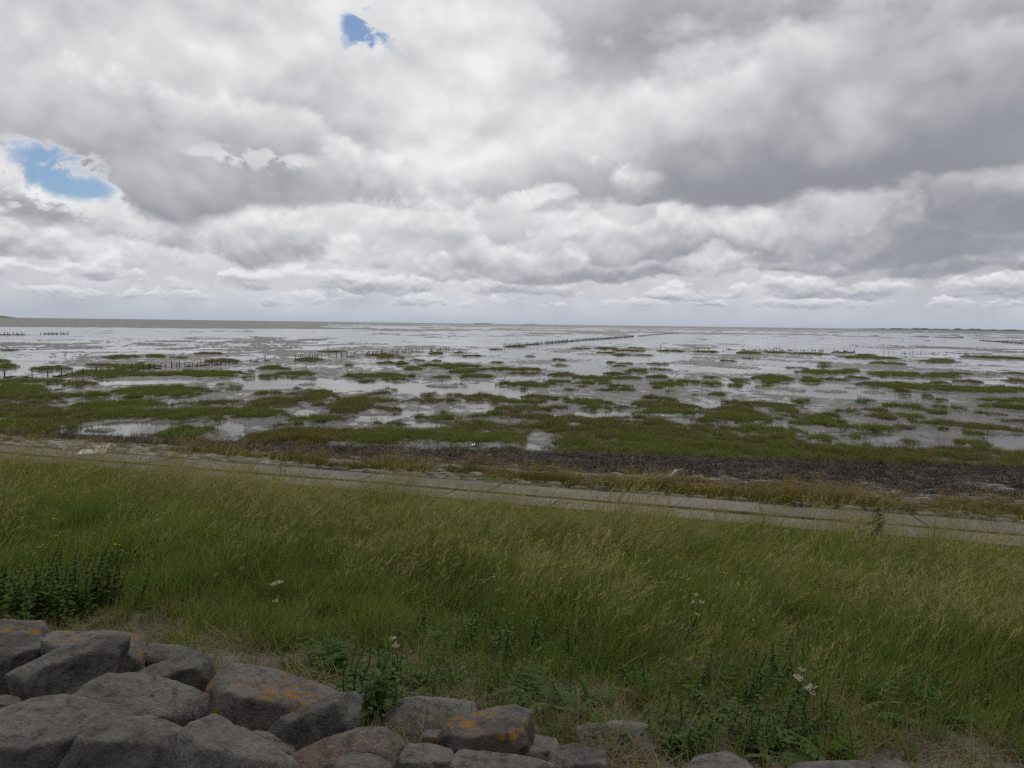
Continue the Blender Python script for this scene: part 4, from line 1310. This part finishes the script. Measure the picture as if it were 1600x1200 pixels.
# low leafy ground cover between rocks and meadow
srcs = [fern_clump(9, .20).build('weed', m_weed, link=False) for _ in range(4)]
srcs += [broad_clump(14, .16, .03).build('weed', m_weed, link=False) for _ in range(3)]
for _ in range(3):
    L = Leafy()
    for k in range(5):
        leafy_stem(L, (random.gauss(0, .07), random.gauss(0, .07), 0), random.uniform(.12, .30), (.1, .0), 16, .024, .055)
    srcs.append(L.build('weed', m_weed, link=False))
n = 2600
s = rng.uniform(-6, 7, n); t = rng.uniform(2.9, 6.4, n); x, y = to_xy(s, t)
cl = fbm(x * .85, y * .85, 3, 101)
px_ = 800 + FPX * x / y
dens = np.clip(.12 + 1.7 * cl + .2 * sstep(x, -.6, 1.4), 0, 1) * np.interp(t, [2.9, 3.4, 4.7, 5.4, 6.4], [.0, .8, 1, .5, .1])
k = (rng.random(n) < dens) & (x > -1.35 + .25 * (t - 3.5)) & (t > 3.35 - .32 * sstep(x, .9, 2.2))
x, y, t = x[k], y[k], t[k]
sc = rng.uniform(.6, 1.15, len(x))
scatter('weeds', np.stack([x, y, ground_z(x, y)], 1), np.stack([x * 0, x * 0 + .06, rng.uniform(-3, 3, len(x))], 1), np.stack([sc, sc, sc], 1), rng.integers(0, 10, len(x)), srcs,
        'dark green leafy weeds between the boulders and the meadow')

# dead grass lying on the bare soil, and thin grass growing on it
srcs = []
for _ in range(5):
    L = Leafy()
    for k in range(34):
        a = random.uniform(0, 6.283); r = .16 * math.sqrt(random.random())
        L.blade((r * math.cos(a), r * math.sin(a), random.uniform(.0, .04)), random.uniform(0, 6.283), random.uniform(1.15, 1.6), random.uniform(.08, .26), random.uniform(.003, .006), random.uniform(-.4, .4), 3)
    srcs.append(L.build('straw', m_straw, link=False))
srcs += [tuft(26, .09, .06, .20, .006, .45, (.2, 0)).build('straw', m_straw, link=False) for _ in range(2)]
srcs += [tuft(30, .10, .08, .24, .006, .4, (.2, 0)).build('tuft', m_slope, link=False) for _ in range(3)]
n = 6500
s = rng.uniform(-6.5, 7, n); t = rng.uniform(2.6, 5.2, n); x, y = to_xy(s, t)
cl = fbm(x * 1.1, y * 1.1, 3, 111)
k = (rng.random(n) < np.clip(.5 + 1.1 * cl, 0.12, .95))
x, y, t = x[k], y[k], t[k]
sc = rng.uniform(.6, 1.2, len(x))
ii = np.where(rng.random(len(x)) < .42, rng.integers(0, 5, len(x)), rng.integers(5, 10, len(x)))
scatter('dead_grass', np.stack([x, y, ground_z(x, y) + .008], 1), np.stack([x * 0, x * 0, rng.uniform(-3, 3, len(x))], 1), np.stack([sc, sc, sc], 1), ii, srcs,
        'dead straw and thin grass over the bare soil by the boulders')

# small white and yellow flowers dotted through the meadow
def floret(mat, n, r):
    L = Leafy()
    for k in range(n):
        L.dot((random.gauss(0, .028), random.gauss(0, .028), random.gauss(0, .008)), r * random.uniform(.7, 1.2))
    return L.build('flower', mat, link=False)


for nm, mt, num, lb in (('white_flowers', m_white, 90, 'small white flower heads dotted through the meadow'), ('yellow_flowers', m_yellow, 80, 'small yellow flower heads dotted through the meadow')):
    srcs = [floret(mt, 6, .0075) for _ in range(3)]
    s = rng.uniform(-16, 16, num); t = 4.8 + 9 * rng.random(num) ** 1.3; x, y = to_xy(s, t)
    if nm[0] == 'y':
        x[:26] = at(930, 905, 3)[0] + rng.normal(0, .8, 26); y[:26] = 7.6 + rng.normal(0, .5, 26)
    k = np.abs(x) < .8 * y
    x, y = x[k], y[k]; q = rng.uniform(.5, 1.05, len(x))
    scatter(nm, np.stack([x, y, ground_z(x, y) + rng.uniform(.30, .48, len(x))], 1), np.stack([x * 0, x * 0, x * 0], 1), np.stack([q, q, q], 1), rng.integers(0, 3, len(x)), srcs, lb)


def plant(name, label, cat, px, py, group=None):
    p, _ = on_dike(px, py)
    o = bpy.data.objects.new(name, None); COL.objects.link(o)
    o.location = (p[0], p[1], float(ground_z(p[0], p[1])))
    tag(o, label, cat, group)
    return o


def umbels(root, heads, hgt, spread, lean=(.15, 0)):
    S_, F_ = Leafy(), []
    for k in range(heads):
        a = random.uniform(0, 6.283); r = spread * math.sqrt(random.random()); h = hgt * random.uniform(.55, 1.05)
        e = np.array([r * math.cos(a) + lean[0] * h, r * math.sin(a) + lean[1] * h, h])
        S_.tube([np.array([0, 0, 0]), e * np.array([.35, .35, .5]), e * np.array([.8, .8, .85]), e], .004, .002, .0)
        F = Leafy()
        for j in range(16):
            rr = .024 * math.sqrt(random.random()); b = random.uniform(0, 6.283)
            q = e + np.array([rr * math.cos(b), rr * math.sin(b), .02 + random.uniform(-.006, .006)])
            F.tube([e, q], .001, .0008); F.dot(q, random.uniform(.003, .006))
        F_.append(F)
    S_.build('stem', m_weed, root)
    for F in F_:
        F.build('flower_head', m_white, root)
    for k in range(8):
        L = Leafy(); pinnate(L, (random.gauss(0, .03), random.gauss(0, .03), .02), random.uniform(0, 6.283), random.uniform(.5, 1.2), random.uniform(.14, .26), 7, .05)
        L.build('leaf', m_weed, root)


umbels(plant('umbel_plant', 'plant with many clusters of tiny white flowers beside the bare soil at lower right', 'flowering plant', 1246, 1120), 7, .25, .08)
umbels(plant('umbel_plant', 'pale greenish flower cluster on a leafy stem right of the wedge boulder', 'flowering plant', 612, 1075), 3, .30, .04)
umbels(plant('umbel_plant', 'white flower heads on tall stems in the meadow right of centre', 'flowering plant', 1075, 1010), 4, .42, .07)
umbels(plant('umbel_plant', 'pale flower heads in the grass above the blocky boulder', 'flowering plant', 418, 985), 4, .34, .07)


def stemmy(root, n, hgt, lw, ll, spread, mat, lean=(.12, .0), leaves=14):
    for k in range(n):
        L = Leafy()
        leafy_stem(L, (random.gauss(0, spread), random.gauss(0, spread), 0), hgt * random.uniform(.7, 1.08), lean, leaves, lw, ll)
        L.build('stem', mat, root)


stemmy(plant('nettle_clump', 'dark leafy nettle clump behind the lichen-capped boulder at the left edge', 'nettles', 30, 965), 60, .36, .036, .065, .30, m_nettle, leaves=22)
stemmy(plant('nettle_clump', 'tall dark nettle clump standing right of the other at the left', 'nettles', 112, 958), 44, .42, .036, .065, .19, m_nettle, leaves=22)
stemmy(plant('leafy_weed', 'upright leafy weed growing from the gap right of the wedge boulder', 'weed', 585, 1120), 9, .38, .038, .07, .08, m_weed, leaves=20)
stemmy(plant('leafy_weed', 'bushy dark weed with long leaves left of the rightmost boulder at the bottom', 'weed', 1070, 1170), 10, .24, .026, .08, .14, m_nettle, leaves=18)
stemmy(plant('leafy_weed', 'dense dark green weed left of the white flower clusters', 'weed', 1150, 1110), 16, .22, .028, .06, .22, m_weed, leaves=16)
stemmy(plant('leafy_weed', 'dark weed patch in the meadow above the white flower clusters', 'weed', 1235, 1055), 14, .24, .028, .055, .22, m_weed, leaves=16)
stemmy(plant('tall_weed', 'tall dark weed standing alone at the right edge of the path', 'weed', 1362, 862), 7, 1.0, .07, .16, .12, m_nettle, (.03, 0), 22)
stemmy(plant('tall_weed', 'thin tall weed against the path at centre left', 'weed', 441, 752), 3, .85, .06, .13, .07, m_nettle, (.06, 0), 16)
stemmy(plant('tall_weed', 'slim weed stalk in the grass left of the tall dark one', 'weed', 1188, 862), 2, .8, .05, .12, .05, m_nettle, (.05, 0), 16)
stemmy(plant('tall_weed', 'short weed with bent top close to the right edge of the path', 'weed', 1455, 868), 2, .7, .06, .12, .05, m_tan, (.1, 0), 10)
for px, py, n, hh, lb in ((800, 1110, 15, .30, 'spreading feathery-leaved plant behind the big rounded boulder'), (690, 1072, 10, .24, 'feathery-leaved plant beside the bare patch of soil'), (520, 1060, 11, .27, 'feathery-leaved plant at the corner of the blocky boulder'),
                          (905, 1105, 9, .24, 'small feathery-leaved plant above the flat rock'), (1340, 1120, 12, .28, 'feathery-leaved plant right of the white flower clusters'), (1440, 1120, 12, .27, 'rightmost feathery-leaved plant by the bare soil')):
    root = plant('feathery_plant', lb, 'plant', px, py, 'feathery-leaved plants by the boulders')
    for k in range(n):
        L = Leafy(); pinnate(L, (random.gauss(0, .08), random.gauss(0, .06), 0), random.uniform(0, 6.283), random.uniform(.45, 1.25), hh * random.uniform(.7, 1.2), 8, .065)
        L.build('leaf', m_weed, root)
for px, py, lb in ((876, 1168, 'dry yellowish grass tuft growing between the boulders'), (1305, 1185, 'green grass tuft at the bottom edge behind the rightmost boulder'), (990, 1112, 'grass tuft beside the flat bedded rock')):
    root = plant('grass_tuft', lb, 'grass tuft', px, py, 'grass tufts among the boulders')
    tuft(90, .07, .10, .27, .006, .4, (.15, 0)).build('blades', m_slope if 'green' in lb else m_tan, root)
# ragwort on the verge
for px, py, n, lb in ((1098, 773, 150, 'bright yellow flowering clump on the verge beside the path'), (1010, 764, 50, 'smaller yellow flowering clump left of the bright one on the verge'), (1245, 790, 26, 'few yellow flowers low on the verge right of the bright clump')):
    root = plant('ragwort', lb, 'flowering plant', px, py + 2, 'yellow flowering plants on the verge')
    L = Leafy(); F = Leafy()
    for k in range(26):
        e = leafy_stem(L, (random.gauss(0, .38), random.gauss(0, .16), 0), random.uniform(.18, .36), (.1, 0), 8, .03, .08)
        for j in range(max(n // 26, 1)):
            F.dot(e + np.array([random.gauss(0, .05), random.gauss(0, .05), random.gauss(0, .02)]), random.uniform(.014, .024))
    L.build('stems', m_weed, root)['kind'] = 'stuff'; F.build('flower_heads', m_yellow, root)['kind'] = 'stuff'

# bleached driftwood, twigs and bits of litter
m_bleach = plain('bleached_wood', (.36, .34, .30), .7, .25, .2, 6.0, .01)
m_twig = plain('dry_twig', (.15, .125, .095), .8, .2, .3, 12.0)


def stick(name, pts, r0, r1, mat, label, cat, parent=None, sides=6):
    vs, fs = [], []
    P = [np.array(p, float) for p in pts]
    for i, p in enumerate(P):
        d = P[min(i + 1, len(P) - 1)] - P[max(i - 1, 0)]; d /= np.linalg.norm(d)
        a = np.cross(d, (0.1, .2, 1)); a /= np.linalg.norm(a); b = np.cross(d, a); r = r0 + (r1 - r0) * i / (len(P) - 1)
        for k in range(sides):
            q = k * 2 * math.pi / sides
            vs.append(p + r * random.uniform(.8, 1.2) * (a * math.cos(q) + b * math.sin(q)))
    for i in range(len(P) - 1):
        for k in range(sides):
            fs.append((i * sides + k, i * sides + (k + 1) % sides, (i + 1) * sides + (k + 1) % sides, (i + 1) * sides + k))
    fs += [tuple(range(sides))[::-1], tuple(range((len(P) - 1) * sides, len(P) * sides))]
    o = mesh_obj(name, vs, fs, mat, parent, True)
    return tag(o, label, cat) if label else o


c0, _ = on_dike(1046, 749, .1); c1, _ = on_dike(1054, 746, .15)
root = stick('driftwood', [c0 + (c1 - c0) * q + np.array([0, 0, .08 + .10 * q * q]) for q in (-.6, -.2, .3, .8, 1.3)], .09, .05, m_bleach, 'bleached white piece of driftwood lying on the dark weed of the shore', 'driftwood')
br = stick('branch', [c1 + np.array([.0, 0, .12]), c1 + np.array([.12, .05, .25]), c1 + np.array([.3, .05, .30])], .04, .02, m_bleach, None, None, root)


def arc_on_ground(pts, lift):
    out = []
    for i, (x, y) in enumerate(pts):
        p, _ = on_dike(x, y, lift[i]); out.append(p)
    return out


stick('dry_stalk', arc_on_ground([(1066, 1145), (1085, 1122), (1098, 1095), (1096, 1080)], [.15, .22, .3, .36]), .004, .002, m_twig, 'pale dry stalk curving upward in front of the dark weed', 'stalk', sides=4)
stick('dry_stalk', arc_on_ground([(513, 1069), (528, 1076), (540, 1086), (552, 1100), (562, 1130)], [.14, .16, .15, .12, .08]), .005, .002, m_twig, 'bent pale stalk beside the blocky boulder', 'stalk', sides=4)
stick('dry_stalk', arc_on_ground([(545, 1058), (550, 1035), (556, 1012), (560, 1000)], [.05, .15, .28, .4]), .007, .003, m_twig, 'dark dry stem standing among the weeds right of the blocky boulder', 'stalk', sides=4)
stick('dry_stalk', arc_on_ground([(960, 1188), (985, 1182), (1002, 1170), (1012, 1169)], [.06, .07, .08, .09]), .004, .002, m_twig, 'pale root-like stalk lying across the flat bedded rock', 'stalk', sides=4)
